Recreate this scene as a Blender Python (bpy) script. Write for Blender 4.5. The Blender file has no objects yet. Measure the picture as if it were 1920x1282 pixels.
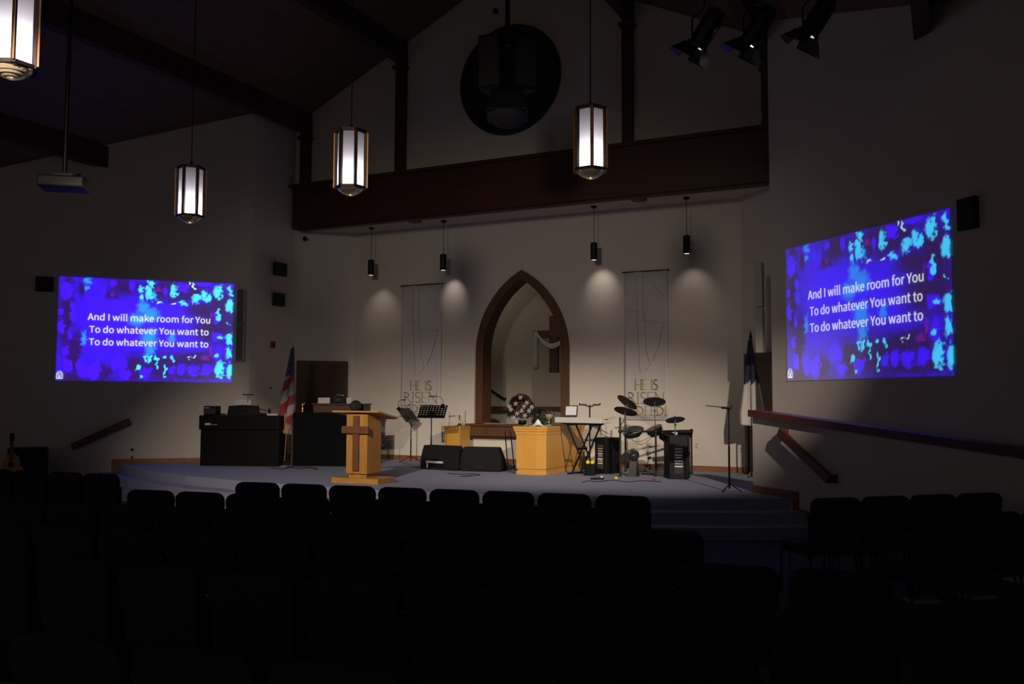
import bpy, bmesh, math, random, os
from mathutils import Vector, Matrix
import numpy as np
random.seed(7)
SC = bpy.context.scene
COL = SC.collection
PI = math.pi

# ------------------------------------------------------------------ camera, world, exposure, stage spotlights, added rear fill
CAMZ = 1.75
FPX, YAW, PITCH, ROLL = 1694.17, .454284, .0642163, .0041672
_F = Vector((-math.sin(YAW)*math.cos(PITCH), math.cos(YAW)*math.cos(PITCH), math.sin(PITCH)))
_R = Vector((math.cos(YAW), math.sin(YAW), 0)); _U = _R.cross(_F)
CR = _R*math.cos(ROLL)+_U*math.sin(ROLL); CU = _U*math.cos(ROLL)-_R*math.sin(ROLL)
cd = bpy.data.cameras.new('camera'); cam = bpy.data.objects.new('camera', cd); COL.objects.link(cam)
cd.sensor_width = 36; cd.lens = FPX*36/1920; cd.clip_end = 200
cam.matrix_world = Matrix(((CR.x, CU.x, -_F.x, 0), (CR.y, CU.y, -_F.y, 0), (CR.z, CU.z, -_F.z, CAMZ), (0, 0, 0, 1)))
SC.camera = cam

w = bpy.data.worlds.new('world'); SC.world = w; w.use_nodes = True
w.node_tree.nodes['Background'].inputs[0].default_value = (1.0, .84, .68, 1)
w.node_tree.nodes['Background'].inputs[1].default_value = .125
SC.view_settings.view_transform = 'Standard'; SC.view_settings.look = 'None'
SC.view_settings.exposure = 0; SC.view_settings.gamma = 1; SC.view_settings.use_curve_mapping = False
SC.cycles.use_denoising = True
SC.cycles.max_bounces = 6; SC.cycles.diffuse_bounces = 4; SC.cycles.sample_clamp_indirect = 2.0
SC.cycles.caustics_reflective = False; SC.cycles.caustics_refractive = False

def spot(name, loc, target, power, angle, blend, radius, color=(1, .86, .7)):
    l = bpy.data.lights.new(name, 'SPOT'); l.energy = power; l.spot_size = math.radians(angle); l.spot_blend = blend
    l.shadow_soft_size = radius; l.color = color
    o = bpy.data.objects.new(name, l); COL.objects.link(o); o.location = loc
    o.rotation_euler = (Vector(target)-Vector(loc)).to_track_quat('-Z', 'Y').to_euler()
    o['kind'] = 'helper'
    return o
KEY = (1.6, 6.0, 4.9)
k_ = spot('stage_key_light', KEY, (-6.35, 15.9, .5), 4200, 38, 1, .08); k_.scale = (1, .58, 1)
k_ = spot('stage_fill_light', (-4.9, 1.2, 5.3), (-9.3, 14.0, .62), 4100, 46, 1, .08); k_.scale = (1, .50, 1)
k_ = spot('added_rear_fill', (-2.6, -3.0, 5.6), (-8.2, 16.7, 3.1), 1250, 46, 1, .7); k_.scale = (1, .55, 1)  # added wide fill with no fixture, lifts the upper back wall

# ------------------------------------------------------------------ helpers: pixel of the photograph + a real height or depth -> place in the hall
def ray(px, py):
    return (_F*FPX + CR*(px-960) - CU*(py-641)).normalized()
def onz(px, py, z):
    v = ray(px, py); t = (z-CAMZ)/v.z; return Vector((v.x*t, v.y*t, z))
def ony(px, py, Y):
    v = ray(px, py); t = Y/v.y; return Vector((v.x*t, Y, CAMZ+v.z*t))
ST = .45   # height of the stage floor

class MB:
    def __init__(s): s.v = []; s.f = []; s.mi = []; s.cur = 0
    def add(s, vs, fs, M=None):
        b = len(s.v)
        s.v += [tuple(M @ Vector(p)) if M is not None else tuple(p) for p in vs]
        s.f += [tuple(b+i for i in q) for q in fs]; s.mi += [s.cur]*len(fs)
        return s
    def box(s, x0, x1, y0, y1, z0, z1, M=None):
        v = [(x0,y0,z0),(x1,y0,z0),(x1,y1,z0),(x0,y1,z0),(x0,y0,z1),(x1,y0,z1),(x1,y1,z1),(x0,y1,z1)]
        return s.add(v, [(0,3,2,1),(4,5,6,7),(0,1,5,4),(1,2,6,5),(2,3,7,6),(3,0,4,7)], M)
    def prism(s, poly, z0, z1, M=None):       # poly in xy, counter-clockwise
        n = len(poly); v = [(p[0],p[1],z0) for p in poly]+[(p[0],p[1],z1) for p in poly]
        f = [tuple(range(n-1,-1,-1)), tuple(range(n,2*n))]+[(i,(i+1)%n,n+(i+1)%n,n+i) for i in range(n)]
        return s.add(v, f, M)
    def xz(s, poly, y0, y1, M=None):          # poly in xz extruded along y
        n = len(poly); v = [(p[0],y0,p[1]) for p in poly]+[(p[0],y1,p[1]) for p in poly]
        f = [tuple(range(n)), tuple(range(2*n-1,n-1,-1))]+[(i+n,(i+1)%n+n,(i+1)%n,i) for i in range(n)]
        return s.add(v, f, M)
    def tube(s, pts, r, n=8, M=None, r1=None, cap=True):
        pts = [Vector(p) for p in pts]; m = len(pts); b = []; 
        for i, p in enumerate(pts):
            t = (pts[min(i+1,m-1)]-pts[max(i-1,0)]).normalized()
            a = t.orthogonal().normalized() if i == 0 else (a - t*a.dot(t)).normalized()
            c = t.cross(a); rr = r if r1 is None else r+(r1-r)*i/(m-1)
            b += [p+(a*math.cos(2*PI*k/n)+c*math.sin(2*PI*k/n))*rr for k in range(n)]
        f = [(i*n+k, i*n+(k+1)%n, (i+1)*n+(k+1)%n, (i+1)*n+k) for i in range(m-1) for k in range(n)]
        if cap: f += [tuple(range(n-1,-1,-1)), tuple(range((m-1)*n, m*n))]
        return s.add(b, f, M)
    def lathe(s, prof, c=(0,0,0), n=20, M=None):     # prof: (r,z)
        v = []; f = []; m = len(prof)
        for r, z in prof: v += [(c[0]+r*math.cos(2*PI*k/n), c[1]+r*math.sin(2*PI*k/n), c[2]+z) for k in range(n)]
        f = [(i*n+k, i*n+(k+1)%n, (i+1)*n+(k+1)%n, (i+1)*n+k) for i in range(m-1) for k in range(n)]
        f += [tuple(range(n-1,-1,-1)), tuple(range((m-1)*n, m*n))]
        return s.add(v, f, M)
    def ball(s, c, r, M=None, n=12, sz=1):
        pr = [(r*math.sin(PI*i/8)+1e-5, -r*sz*math.cos(PI*i/8)) for i in range(9)]
        return s.lathe(pr, c, n, M)
    def grid(s, fn, nu, nv, M=None, close=False):
        v = [fn(i/nu, j/nv) for j in range(nv+1) for i in range(nu+1)]
        f = [(j*(nu+1)+i, j*(nu+1)+i+1, (j+1)*(nu+1)+i+1, (j+1)*(nu+1)+i) for j in range(nv) for i in range(nu)]
        return s.add(v, f, M)
    def build(s, name, mat, parent=None, bevel=0, smooth=False, sub=0, solid=0):
        me = bpy.data.meshes.new(name); me.from_pydata(s.v, [], s.f); me.validate()
        for m in (mat if isinstance(mat, (list, tuple)) else [mat]): me.materials.append(m)
        if isinstance(mat, (list, tuple)) and len(s.mi) == len(me.polygons): me.polygons.foreach_set('material_index', s.mi)
        bm = bmesh.new(); bm.from_mesh(me); bmesh.ops.recalc_face_normals(bm, faces=bm.faces[:]); bm.to_mesh(me); bm.free()
        if smooth: me.polygons.foreach_set('use_smooth', [True]*len(me.polygons))
        o = bpy.data.objects.new(name, me); COL.objects.link(o)
        if parent: o.parent = parent
        if solid: q = o.modifiers.new('t', 'SOLIDIFY'); q.thickness = solid
        if bevel: q = o.modifiers.new('b', 'BEVEL'); q.width = bevel; q.segments = 2; q.limit_method = 'ANGLE'
        if sub: q = o.modifiers.new('s', 'SUBSURF'); q.levels = sub; q.render_levels = sub
        return o
def tag(o, label, cat, group=None):
    o['label'] = label; o['category'] = cat
    if group: o['group'] = group
    return o
def thing(name, label, cat, loc=(0,0,0), rz=0, group=None):
    o = bpy.data.objects.new(name, None); COL.objects.link(o); o.location = loc; o.rotation_euler = (0,0,rz)
    o.empty_display_size = .1
    return tag(o, label, cat, group)
def struct(o): o['kind'] = 'structure'; return o
def kids(o): return [c for c in bpy.data.objects if c.parent == o]
def dup(root, loc, rz, label=None, group=None, ch=None):
    r = root.copy(); COL.objects.link(r); r.location = loc; r.rotation_euler = (0,0,rz)
    if label: r['label'] = label
    if group: r['group'] = group
    for c in (ch if ch is not None else kids(root)):
        d = c.copy(); COL.objects.link(d); d.parent = r
        for g in (kids(c) if ch is None else SUBS.get(c.name, [])):
            e = g.copy(); COL.objects.link(e); e.parent = d
    return r
SUBS = {}
def text(name, s, size, mat, parent, M, extrude=.002, align='CENTER', font=None):
    cu = bpy.data.curves.new(name, 'FONT'); cu.body = s; cu.size = size; cu.extrude = extrude
    cu.align_x = align; cu.align_y = 'CENTER'
    if font: cu.font = font
    cu.materials.append(mat)
    tmp = bpy.data.objects.new(name+'_curve', cu); COL.objects.link(tmp)
    me = bpy.data.meshes.new_from_object(tmp); me.name = name
    bpy.data.objects.remove(tmp); bpy.data.curves.remove(cu)
    o = bpy.data.objects.new(name, me); COL.objects.link(o); o.parent = parent; o.matrix_local = M
    return o

# ------------------------------------------------------------------ materials
def mat(name, c, rough=.6, metal=0, var=0, scale=8, bump=0, spec=.5, c2=None, emit=None, es=0):
    m = bpy.data.materials.new(name); m.use_nodes = True; nt = m.node_tree; b = nt.nodes['Principled BSDF']
    b.inputs['Base Color'].default_value = (*c, 1); b.inputs['Roughness'].default_value = rough
    b.inputs['Metallic'].default_value = metal; b.inputs['Specular IOR Level'].default_value = spec
    if emit: b.inputs['Emission Color'].default_value = (*emit, 1); b.inputs['Emission Strength'].default_value = es
    if var or bump:
        tc = nt.nodes.new('ShaderNodeTexCoord'); nz = nt.nodes.new('ShaderNodeTexNoise'); nz.inputs['Scale'].default_value = scale
        nz.inputs['Detail'].default_value = 5; nt.links.new(tc.outputs['Object'], nz.inputs['Vector'])
        if var:
            r = nt.nodes.new('ShaderNodeValToRGB'); r.color_ramp.elements[0].position = .3; r.color_ramp.elements[1].position = .7
            d = c2 or tuple(x*(1-var) for x in c)
            r.color_ramp.elements[0].color = (*d, 1); r.color_ramp.elements[1].color = (*c, 1)
            nt.links.new(nz.outputs['Fac'], r.inputs[0]); nt.links.new(r.outputs[0], b.inputs['Base Color'])
        if bump:
            bp = nt.nodes.new('ShaderNodeBump'); bp.inputs['Strength'].default_value = bump; bp.inputs['Distance'].default_value = .01
            nt.links.new(nz.outputs['Fac'], bp.inputs['Height']); nt.links.new(bp.outputs[0], b.inputs['Normal'])
    return m
def wood(name, c, d, axis='Z', scale=3, rough=.45):
    m = bpy.data.materials.new(name); m.use_nodes = True; nt = m.node_tree; b = nt.nodes['Principled BSDF']
    tc = nt.nodes.new('ShaderNodeTexCoord'); mp = nt.nodes.new('ShaderNodeMapping')
    s = [scale*9]*3; s['XYZ'.index(axis)] = scale*.7; mp.inputs['Scale'].default_value = s
    nz = nt.nodes.new('ShaderNodeTexNoise'); nz.inputs['Scale'].default_value = 1; nz.inputs['Detail'].default_value = 6
    nz.inputs['Distortion'].default_value = .8
    r = nt.nodes.new('ShaderNodeValToRGB'); r.color_ramp.elements[0].position = .32; r.color_ramp.elements[1].position = .68
    r.color_ramp.elements[0].color = (*d, 1); r.color_ramp.elements[1].color = (*c, 1)
    L = nt.links.new
    L(tc.outputs['Object'], mp.inputs[0]); L(mp.outputs[0], nz.inputs['Vector']); L(nz.outputs['Fac'], r.inputs[0]); L(r.outputs[0], b.inputs['Base Color'])
    b.inputs['Roughness'].default_value = rough
    return m
def glow(name, c, s):
    m = bpy.data.materials.new(name); m.use_nodes = True; nt = m.node_tree; b = nt.nodes['Principled BSDF']
    b.inputs['Base Color'].default_value = (*c, 1); b.inputs['Emission Color'].default_value = (*c, 1); b.inputs['Emission Strength'].default_value = s
    return m
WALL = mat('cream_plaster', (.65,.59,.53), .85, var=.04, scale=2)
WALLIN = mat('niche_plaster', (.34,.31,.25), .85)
ROOF = wood('dark_roof_deck', (.16,.10,.07), (.11,.07,.05), 'Y', 1, .7)
BEAM = wood('dark_brown_timber', (.07,.02,.009), (.045,.013,.006), 'X', 1, .5)
BEAMY = wood('dark_brown_timber_lengthwise', (.055,.02,.011), (.03,.011,.007), 'Y', 1, .5)
TRIM = wood('brown_trim_wood', (.30,.12,.045), (.19,.075,.03), 'X', 1.5, .45)
RAIL = wood('red_brown_rail_wood', (.11,.035,.022), (.07,.022,.015), 'X', 2, .45)
DOORW = wood('walnut_door_wood', (.085,.033,.011), (.055,.022,.008), 'Z', 2, .4)
FRAMEW = wood('arch_frame_wood', (.12,.05,.02), (.08,.032,.014), 'Z', 2, .45)
OAK = wood('golden_oak', (.50,.25,.06), (.36,.155,.03), 'Z', 2.2, .4)
OAKX = wood('golden_oak_crosswise', (.52,.27,.08), (.40,.19,.045), 'X', 2.2, .4)
ALTAR = wood('honey_altar_wood', (.60,.31,.06), (.54,.27,.05), 'Z', 1.2, .35)
CROSSW = wood('brown_cross_wood', (.17,.06,.022), (.13,.045,.018), 'Z', 2, .5)
DARKCROSS = wood('dark_cross_wood', (.10,.035,.018), (.06,.02,.012), 'Z', 2, .6)
CARPET = mat('blue_grey_stage_carpet', (.28,.29,.41), .95, var=.15, scale=60, bump=.3)
FLOORC = mat('dark_blue_floor_carpet', (.035,.04,.085), .95, var=.2, scale=50, bump=.3)
FABRIC = mat('dark_navy_upholstery', (.030,.034,.065), .95, var=.25, scale=80, bump=.2, spec=.1)
STEEL = mat('dark_chair_steel', (.03,.03,.032), .35, .6)
BLACK = mat('black_plastic', (.006,.006,.007), .5, spec=.2)
BLACKM = mat('black_painted_metal', (.006,.006,.007), .3, .0, spec=.3)
BLACKSAT = mat('black_satin_panel', (.005,.0045,.005), .5, var=.2, scale=3, spec=.12)
CAB = mat('black_cabinet_cloth', (.0045,.005,.006), .9, var=.15, scale=20, spec=.1)
GRILLE = mat('black_speaker_grille', (.022,.022,.024), .75, var=.3, scale=200, bump=.2)
DGREY = mat('dark_grey_speaker_cloth', (.045,.045,.05), .8, spec=.1)
WHITE = mat('white_paper', (.50,.48,.49), .7)
WPLAS = mat('ivory_plastic', (.6,.56,.48), .5)
SILVER = mat('silver_plastic', (.66,.63,.60), .4, .1)
CHROME = mat('chrome', (.8,.8,.8), .18, 1)
BRASS = mat('brass', (.75,.52,.2), .3, 1)
COPPER = mat('copper_trim_metal', (.42,.2,.09), .35, .8)
BRONZE = mat('dark_bronze_metal', (.03,.02,.02), .4, .6)
RED = mat('fire_alarm_red', (.30,.02,.015), .45)
GOLD = mat('gold_banner_lettering', (.42,.33,.15), .5)
BANNER = mat('white_banner_cloth', (.60,.56,.56), .8)
GLASSD = mat('dark_night_glass', (.008,.010,.013), .5)
CHARC = mat('charcoal_monitor_cloth', (.011,.0105,.012), .85, var=.2, scale=120, bump=.2, spec=.15)
GREEN = mat('dark_green_leaf', (.03,.07,.03), .6)
DRED = mat('deep_red_petal', (.07,.010,.010), .7)
LILY = mat('white_lily_petal', (.45,.44,.43), .6)
YELL = mat('yellow_foam', (.75,.62,.02), .7)

# ------------------------------------------------------------------ the setting
RX, RZ, SL = -7.75, 10.43, .478
def roofz(x): return RZ - SL*abs(x-RX)
def wall_between(name, a, b, z0, t=.15, top=None, segs=1, m=WALL, out=-1):
    """upright wall from a to b (seen face on the left of a->b), top follows the roof"""
    a = Vector(a).to_3d(); b = Vector(b).to_3d(); d = (b-a).normalized(); n = Vector((d.y,-d.x,0))*t*out
    mb = MB()
    for i in range(segs):
        p = a+(b-a)*i/segs; q = a+(b-a)*(i+1)/segs
        zp, zq = (top, top) if top else (roofz(p.x), roofz(q.x))
        vs = []
        for P, z in ((p,zp),(q,zq)):
            for w_ in (Vector(), n): vs += [(P.x+w_.x,P.y+w_.y,z0),(P.x+w_.x,P.y+w_.y,z)]
        mb.add(vs, [(0,1,5,4),(2,6,7,3),(0,4,6,2),(1,3,7,5),(0,2,3,1),(4,5,7,6)])
    return struct(mb.build(name, m))
LC, RCN = (-13.2,14.55), (-2.6,14.8)       # outer corners of the alcove
AL, AR = (-13.07,15.73), (-2.5,15.74)      # inner ends of the return walls
BL, BR_ = (-12.1,16.7), (-3.46,16.7)       # corners of the back wall
wall_between('wall_left', (-19.9,7.85), LC, 0, segs=4)
wall_between('wall_right', RCN, (4.1,8.1), 0, segs=4)
wall_between('wall_left_side', (-19.9,-7), (-19.9,7.85), 0)
wall_between('wall_right_side', (4.1,8.1), (4.1,-7), 0)
wall_between('wall_left_return', LC, AL, 0)
wall_between('wall_right_return', AR, RCN, 0)
wall_between('wall_left_door', AL, BL, 0, top=5.5)
wall_between('wall_right_door', BR_, AR, 0, top=5.5)
# back wall with the pointed arch opening
ACX, AHW, AZS, AR_ = -7.92, 1.05, 2.70, 1.93
def arch(hw, R=None, z0=AZS, rise=None, n=14):
    """right half of a pointed arch from springing to apex, as (dx, z)"""
    rise = rise or (1.72-(AHW-hw)*1.25); R = (rise*rise+hw*hw)/(2*hw); c = R-hw
    a1 = math.asin(rise/R)
    return [(R*math.cos(a1*i/n)-c, z0+R*math.sin(a1*i/n)) for i in range(n+1)]
SILLZ = 1.27
HWI = .91
ai = arch(HWI)
mb = MB()
mb.box(BL[0], ACX-HWI, 16.7, 16.9, 0, 5.5); mb.box(ACX+HWI, BR_[0], 16.7, 16.9, 0, 5.5); mb.box(ACX-HWI, ACX+HWI, 16.7, 16.9, 0, SILLZ)
for sgn in (-1, 1):
    for (x0,z0),(x1,z1) in zip(ai[:-1], ai[1:]):
        P = [(ACX+sgn*x1,z1),(ACX+sgn*x0,z0),(ACX+sgn*x0,5.5),(ACX+sgn*x1,5.5)]
        mb.xz(P if sgn > 0 else P[::-1], 16.7, 16.9)
struct(mb.build('wall_back', WALL))
# arch frame (wood) : face trim and deep reveal
mb = MB(); ao = arch(AHW)
for sgn in (-1, 1):
    pi_ = [(ACX+sgn*HWI,SILLZ)]+[(ACX+sgn*x,z) for x,z in ai]; po = [(ACX+sgn*AHW,SILLZ)]+[(ACX+sgn*x,z) for x,z in ao]
    for i in range(len(pi_)-1):
        P = [pi_[i],po[i],po[i+1],pi_[i+1]]
        mb.xz(P, 16.63, 16.698)
        ri = [(p[0]-sgn*.03,p[1]) for p in (pi_[i],pi_[i+1])]
        mb.xz([ri[0],pi_[i],pi_[i+1],ri[1]], 16.63, 17.02)
struct(mb.build('trim_1', FRAMEW))
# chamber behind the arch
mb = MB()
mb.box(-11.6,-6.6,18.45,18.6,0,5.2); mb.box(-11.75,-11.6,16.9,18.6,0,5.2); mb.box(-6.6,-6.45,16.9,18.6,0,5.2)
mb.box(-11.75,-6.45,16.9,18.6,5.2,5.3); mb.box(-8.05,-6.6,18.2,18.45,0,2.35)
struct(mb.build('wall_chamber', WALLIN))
MB().box(-11.6,-6.6,16.9,18.45,-.05,0).build('floor_chamber', FLOORC)['kind'] = 'structure'
MB().box(-10.4,-6.62,18.12,18.19,1.52,1.61).build('trim_2', DOORW)['kind'] = 'structure'
# gable wall over the header, header, columns, purlins
mb = MB()
mb.add([(-13.1,15.75,5.5),(-2.5,15.75,5.5),(-2.5,15.75,roofz(-2.5)),(RX,15.75,RZ),(-13.1,15.75,roofz(-13.1)),
        (-13.1,15.95,5.5),(-2.5,15.95,5.5),(-2.5,15.95,roofz(-2.5)),(RX,15.95,RZ),(-13.1,15.95,roofz(-13.1))],
       [(0,1,2,3,4),(9,8,7,6,5),(0,5,6,1),(1,6,7,2),(2,7,8,3),(3,8,9,4),(4,9,5,0)])
struct(mb.build('wall_gable', WALL))
mb = MB(); mb.prism([(-13.05,15.76),(-2.5,15.76),(-2.5,15.74),(-3.46,16.7),(-12.1,16.7),(-13.07,15.73)][2:]+[(-13.05,15.7)], 5.5, 5.6)
struct(mb.build('ceiling_alcove', WALL))
mb = MB(); mb.box(-13.0,-2.52,15.55,15.74,5.48,6.40); mb.box(-13.08,-2.52,15.50,15.74,6.40,6.47); mb.box(-12.85,-2.52,15.57,15.74,5.44,5.48)
struct(mb.build('trim_3', BEAM, bevel=.01))
for i, x in enumerate((-12.73,-10.25,-5.28,-2.76)):
    mb = MB(); zt = roofz(x)-.42
    mb.box(x-.09,x+.09,15.56,15.74,6.47,zt); mb.box(x-.14,x+.14,15.50,15.74,zt-.16,zt-.1); 
    struct(mb.build('trim_%d' % (4+i), BEAM))
def yend(x):   # where a purlin meets wall_left / gable / wall_right
    if x < -13.2: return 14.55+(x+13.2)
    if x > -2.6: return 14.8-(x+2.6)
    return 15.74
for i, x in enumerate((-17.8,-15.3,-12.73,-10.25,-7.75,-5.28,-2.76,-.25,2.3)):
    z = roofz(x)-.03; y1a, y1b = yend(x-.1), yend(x+.1); mb = MB()
    mb.prism([(x-.1,-7),(x+.1,-7),(x+.1,y1b),(x-.1,y1a)], z-.40, z+.02)
    struct(mb.build('trim_%d' % (8+i), BEAMY))
mb = MB()
for x0, x1 in ((-20.1, RX), (RX, 4.3)):
    mb.add([(x0,-7,roofz(x0)),(x1,-7,roofz(x1)),(x1,15.95,roofz(x1)),(x0,15.95,roofz(x0)),
            (x0,-7,roofz(x0)+.12),(x1,-7,roofz(x1)+.12),(x1,15.95,roofz(x1)+.12),(x0,15.95,roofz(x0)+.12)],
           [(0,1,2,3),(4,7,6,5),(0,4,5,1),(2,6,7,3),(0,3,7,4),(1,5,6,2)])
struct(mb.build('ceiling', ROOF))
struct(MB().box(-20.1,4.3,-7,17,-.1,0).build('floor', FLOORC))
# stage platform and its two steps
edge = [(-14.96,12.79),(-14.1,12.28),(-13.16,11.90),(-11.7,11.42),(-10.26,11.13),(-8.9,10.98),(-7.6,10.96),(-6.2,11.10),(-5.0,11.35),(-3.9,11.68),(-3.05,12.05),(-2.4,12.40),(-1.93,12.70)]
def off(k):
    out = []
    for i,(x,y) in enumerate(edge):
        a = Vector(edge[max(i-1,0)]); b = Vector(edge[min(i+1,len(edge)-1)]); t = (b-a).normalized()
        out.append((x+t.y*k, y-t.x*k))
    out[0] = (edge[0][0]-k*.72, edge[0][1]-k*.72); out[-1] = (edge[-1][0]+k*.71, edge[-1][1]-k*.71)
    return out
back = [(-2.65,13.38),(-2.6,14.8),AR,BR_,BL,AL,LC]
struct(MB().prism(edge+back, 0, ST).build('stage_platform', CARPET))
struct(MB().prism(off(.32)+edge[::-1], 0, .30).build('stage_step', CARPET))
struct(MB().prism(off(.64)+off(.32)[::-1], 0, .15).build('stage_step_lower', CARPET))
# low ramp wall in front of the right wall, with a sloping cap
q = 2**-.5
def hw(s, o=0): return Vector((-2.62+q*s+q*o*1.0, 13.28-q*s+q*o*1.0, 0))     # o: away from the stage side
def hwz(s): return 1.575-.0692*s
mb = MB(); vs = []
for s_ in (0,9.3):
    for o in (0,.14):
        P = hw(s_,o); vs += [(P.x,P.y,0),(P.x,P.y,hwz(s_)-.05)]
mb.add(vs, [(0,1,5,4),(2,6,7,3),(0,4,6,2),(1,3,7,5),(0,2,3,1),(4,5,7,6)]); struct(mb.build('wall_ramp', WALL))
mb = MB(); vs = []
for s_ in (-.04,9.3):
    for o in (-.05,.19):
        P = hw(s_,o); vs += [(P.x,P.y,hwz(s_)-.05),(P.x,P.y,hwz(s_)+.045)]
mb.add(vs, [(0,1,5,4),(2,6,7,3),(0,4,6,2),(1,3,7,5),(0,2,3,1),(4,5,7,6)]); struct(mb.build('trim_17', RAIL))
mb = MB(); vs = []     # ramp floor behind it
for s_, z in ((-.2,ST),(6.4,.0)):
    for o in (.14,1.04):
        P = hw(s_,o); vs += [(P.x,P.y,-.05),(P.x,P.y,z)]
mb.add(vs, [(0,1,5,4),(2,6,7,3),(0,4,6,2),(1,3,7,5),(0,2,3,1),(4,5,7,6)]); struct(mb.build('floor_ramp', CARPET))
# skirting boards
def skirt(name, a, b, z0, z1, t=.02, m=TRIM):
    a = Vector(a).to_3d(); b = Vector(b).to_3d(); d = (b-a).normalized(); n = Vector((-d.y,d.x,0))*t
    mb = MB(); mb.add([(a.x,a.y,z0),(b.x,b.y,z0),(b.x+n.x,b.y+n.y,z0),(a.x+n.x,a.y+n.y,z0),(a.x,a.y,z1),(b.x,b.y,z1),(b.x+n.x,b.y+n.y,z1),(a.x+n.x,a.y+n.y,z1)],
        [(0,3,2,1),(4,5,6,7),(0,1,5,4),(1,2,6,5),(2,3,7,6),(3,0,4,7)]); return struct(mb.build(name, m))
skirt('baseboard_back', BR_, BL, ST, ST+.1)
bb = BL
skirt('baseboard_left_return', AL, LC, ST, ST+.1)
skirt('baseboard_left', LC, (-14.98,12.77), ST, ST+.1)
mb = MB(); P = Vector((-14.96,12.79,0)); n = Vector((q,-q,0))*.03
for s0, s1, z0, z1 in ((-.02,.10,.15,ST+.1),(.10,.36,.14,.26),(.36,.46,0,.26),(.46,1.6,0,.10)):
    a = P-Vector((q,q,0))*s0; b = P-Vector((q,q,0))*s1
    mb.add([(a.x,a.y,z0),(b.x,b.y,z0),(b.x+n.x,b.y+n.y,z0),(a.x+n.x,a.y+n.y,z0),(a.x,a.y,z1),(b.x,b.y,z1),(b.x+n.x,b.y+n.y,z1),(a.x+n.x,a.y+n.y,z1)],
        [(0,3,2,1),(4,5,6,7),(0,1,5,4),(1,2,6,5),(2,3,7,6),(3,0,4,7)])
struct(mb.build('baseboard_left_step', TRIM))
mb = MB()
for s0, s1, z0, z1 in ((0,1.03,ST,ST+.1),(.93,1.05,.2,ST+.1),(1.05,1.36,.2,.32),(1.26,1.38,.0,.2),(1.38,4,0,.1)):
    a = hw(s0,0); b = hw(s1,0); n = Vector((-q,-q,0))*.02
    mb.add([(a.x,a.y,z0),(b.x,b.y,z0),(b.x+n.x,b.y+n.y,z0),(a.x+n.x,a.y+n.y,z0),(a.x,a.y,z1),(b.x,b.y,z1),(b.x+n.x,b.y+n.y,z1),(a.x+n.x,a.y+n.y,z1)],
        [(0,3,2,1),(4,5,6,7),(0,1,5,4),(1,2,6,5),(2,3,7,6),(3,0,4,7)])
struct(mb.build('baseboard_ramp', TRIM))

def wallM(a, b, z=0, o=0):
    """frame on a wall: x runs a->b, y points into the wall, z up"""
    a = Vector(a).to_3d(); b = Vector(b).to_3d(); x = (b-a).normalized(); y = Vector((-x.y,x.x,0))
    p = a - y*o
    return Matrix(((x.x,y.x,0,p.x),(x.y,y.y,0,p.y),(0,0,1,z),(0,0,0,1)))
# doors
def door(name, a, b, x0, x1, h, hx):
    M = wallM(a, b, ST, .0)
    e = bpy.data.objects.new(name, None); COL.objects.link(e); e.matrix_world = M; struct(e)
    mb = MB(); f = .09
    mb.box(x0,x0+f,-.05,-.002,0,h); mb.box(x1-f,x1,-.05,-.002,0,h); mb.box(x0+f,x1-f,-.05,-.002,h-f,h); mb.build('door_frame', DOORW, e)
    MB().box(x0+f,x1-f,-.03,-.004,0,h-f).build('door_leaf', DOORW, e)
    h_ = MB(); h_.tube([(hx,-.03,.95),(hx,-.09,.95)], .012); h_.ball((hx,-.1,.95), .03); h_.build('door_handle', BRASS, e, smooth=True)
door('door_1', AL, BL, .10, 1.22, 2.15, .28)
door('door_2', BR_, AR, .12, 1.24, 2.15, 1.08)

# rose window in the gable
e = bpy.data.objects.new('window_1', None); COL.objects.link(e); struct(e); e.location = (-7.76,15.745,8.08)
My = Matrix.Rotation(PI/2, 4, 'X')
MB().lathe([(1.0,0),(1.0,.02)], n=48, M=My).build('window_pane', GLASSD, e)
mb = MB()
def ring(mb, R, r, c=(0,0), y=-.03, n=48):
    mb.tube([(c[0]+R*math.cos(2*PI*i/n), y, c[1]+R*math.sin(2*PI*i/n)) for i in range(n+1)], r, 6, cap=False)
ring(mb, 1.04, .07); ring(mb, .34, .05); ring(mb, .30,.02)
for k in range(8):
    a = 2*PI*k/8+PI/8; ring(mb, .25, .028, (.66*math.cos(a), .66*math.sin(a)), n=24)
    b = a+PI/8; mb.tube([(.34*math.cos(b),-.03,.34*math.sin(b)),(1.0*math.cos(b),-.03,1.0*math.sin(b))], .03, 6)
mb.build('window_frame', mat('black_window_iron', (.006,.006,.006), .6), e)

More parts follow.
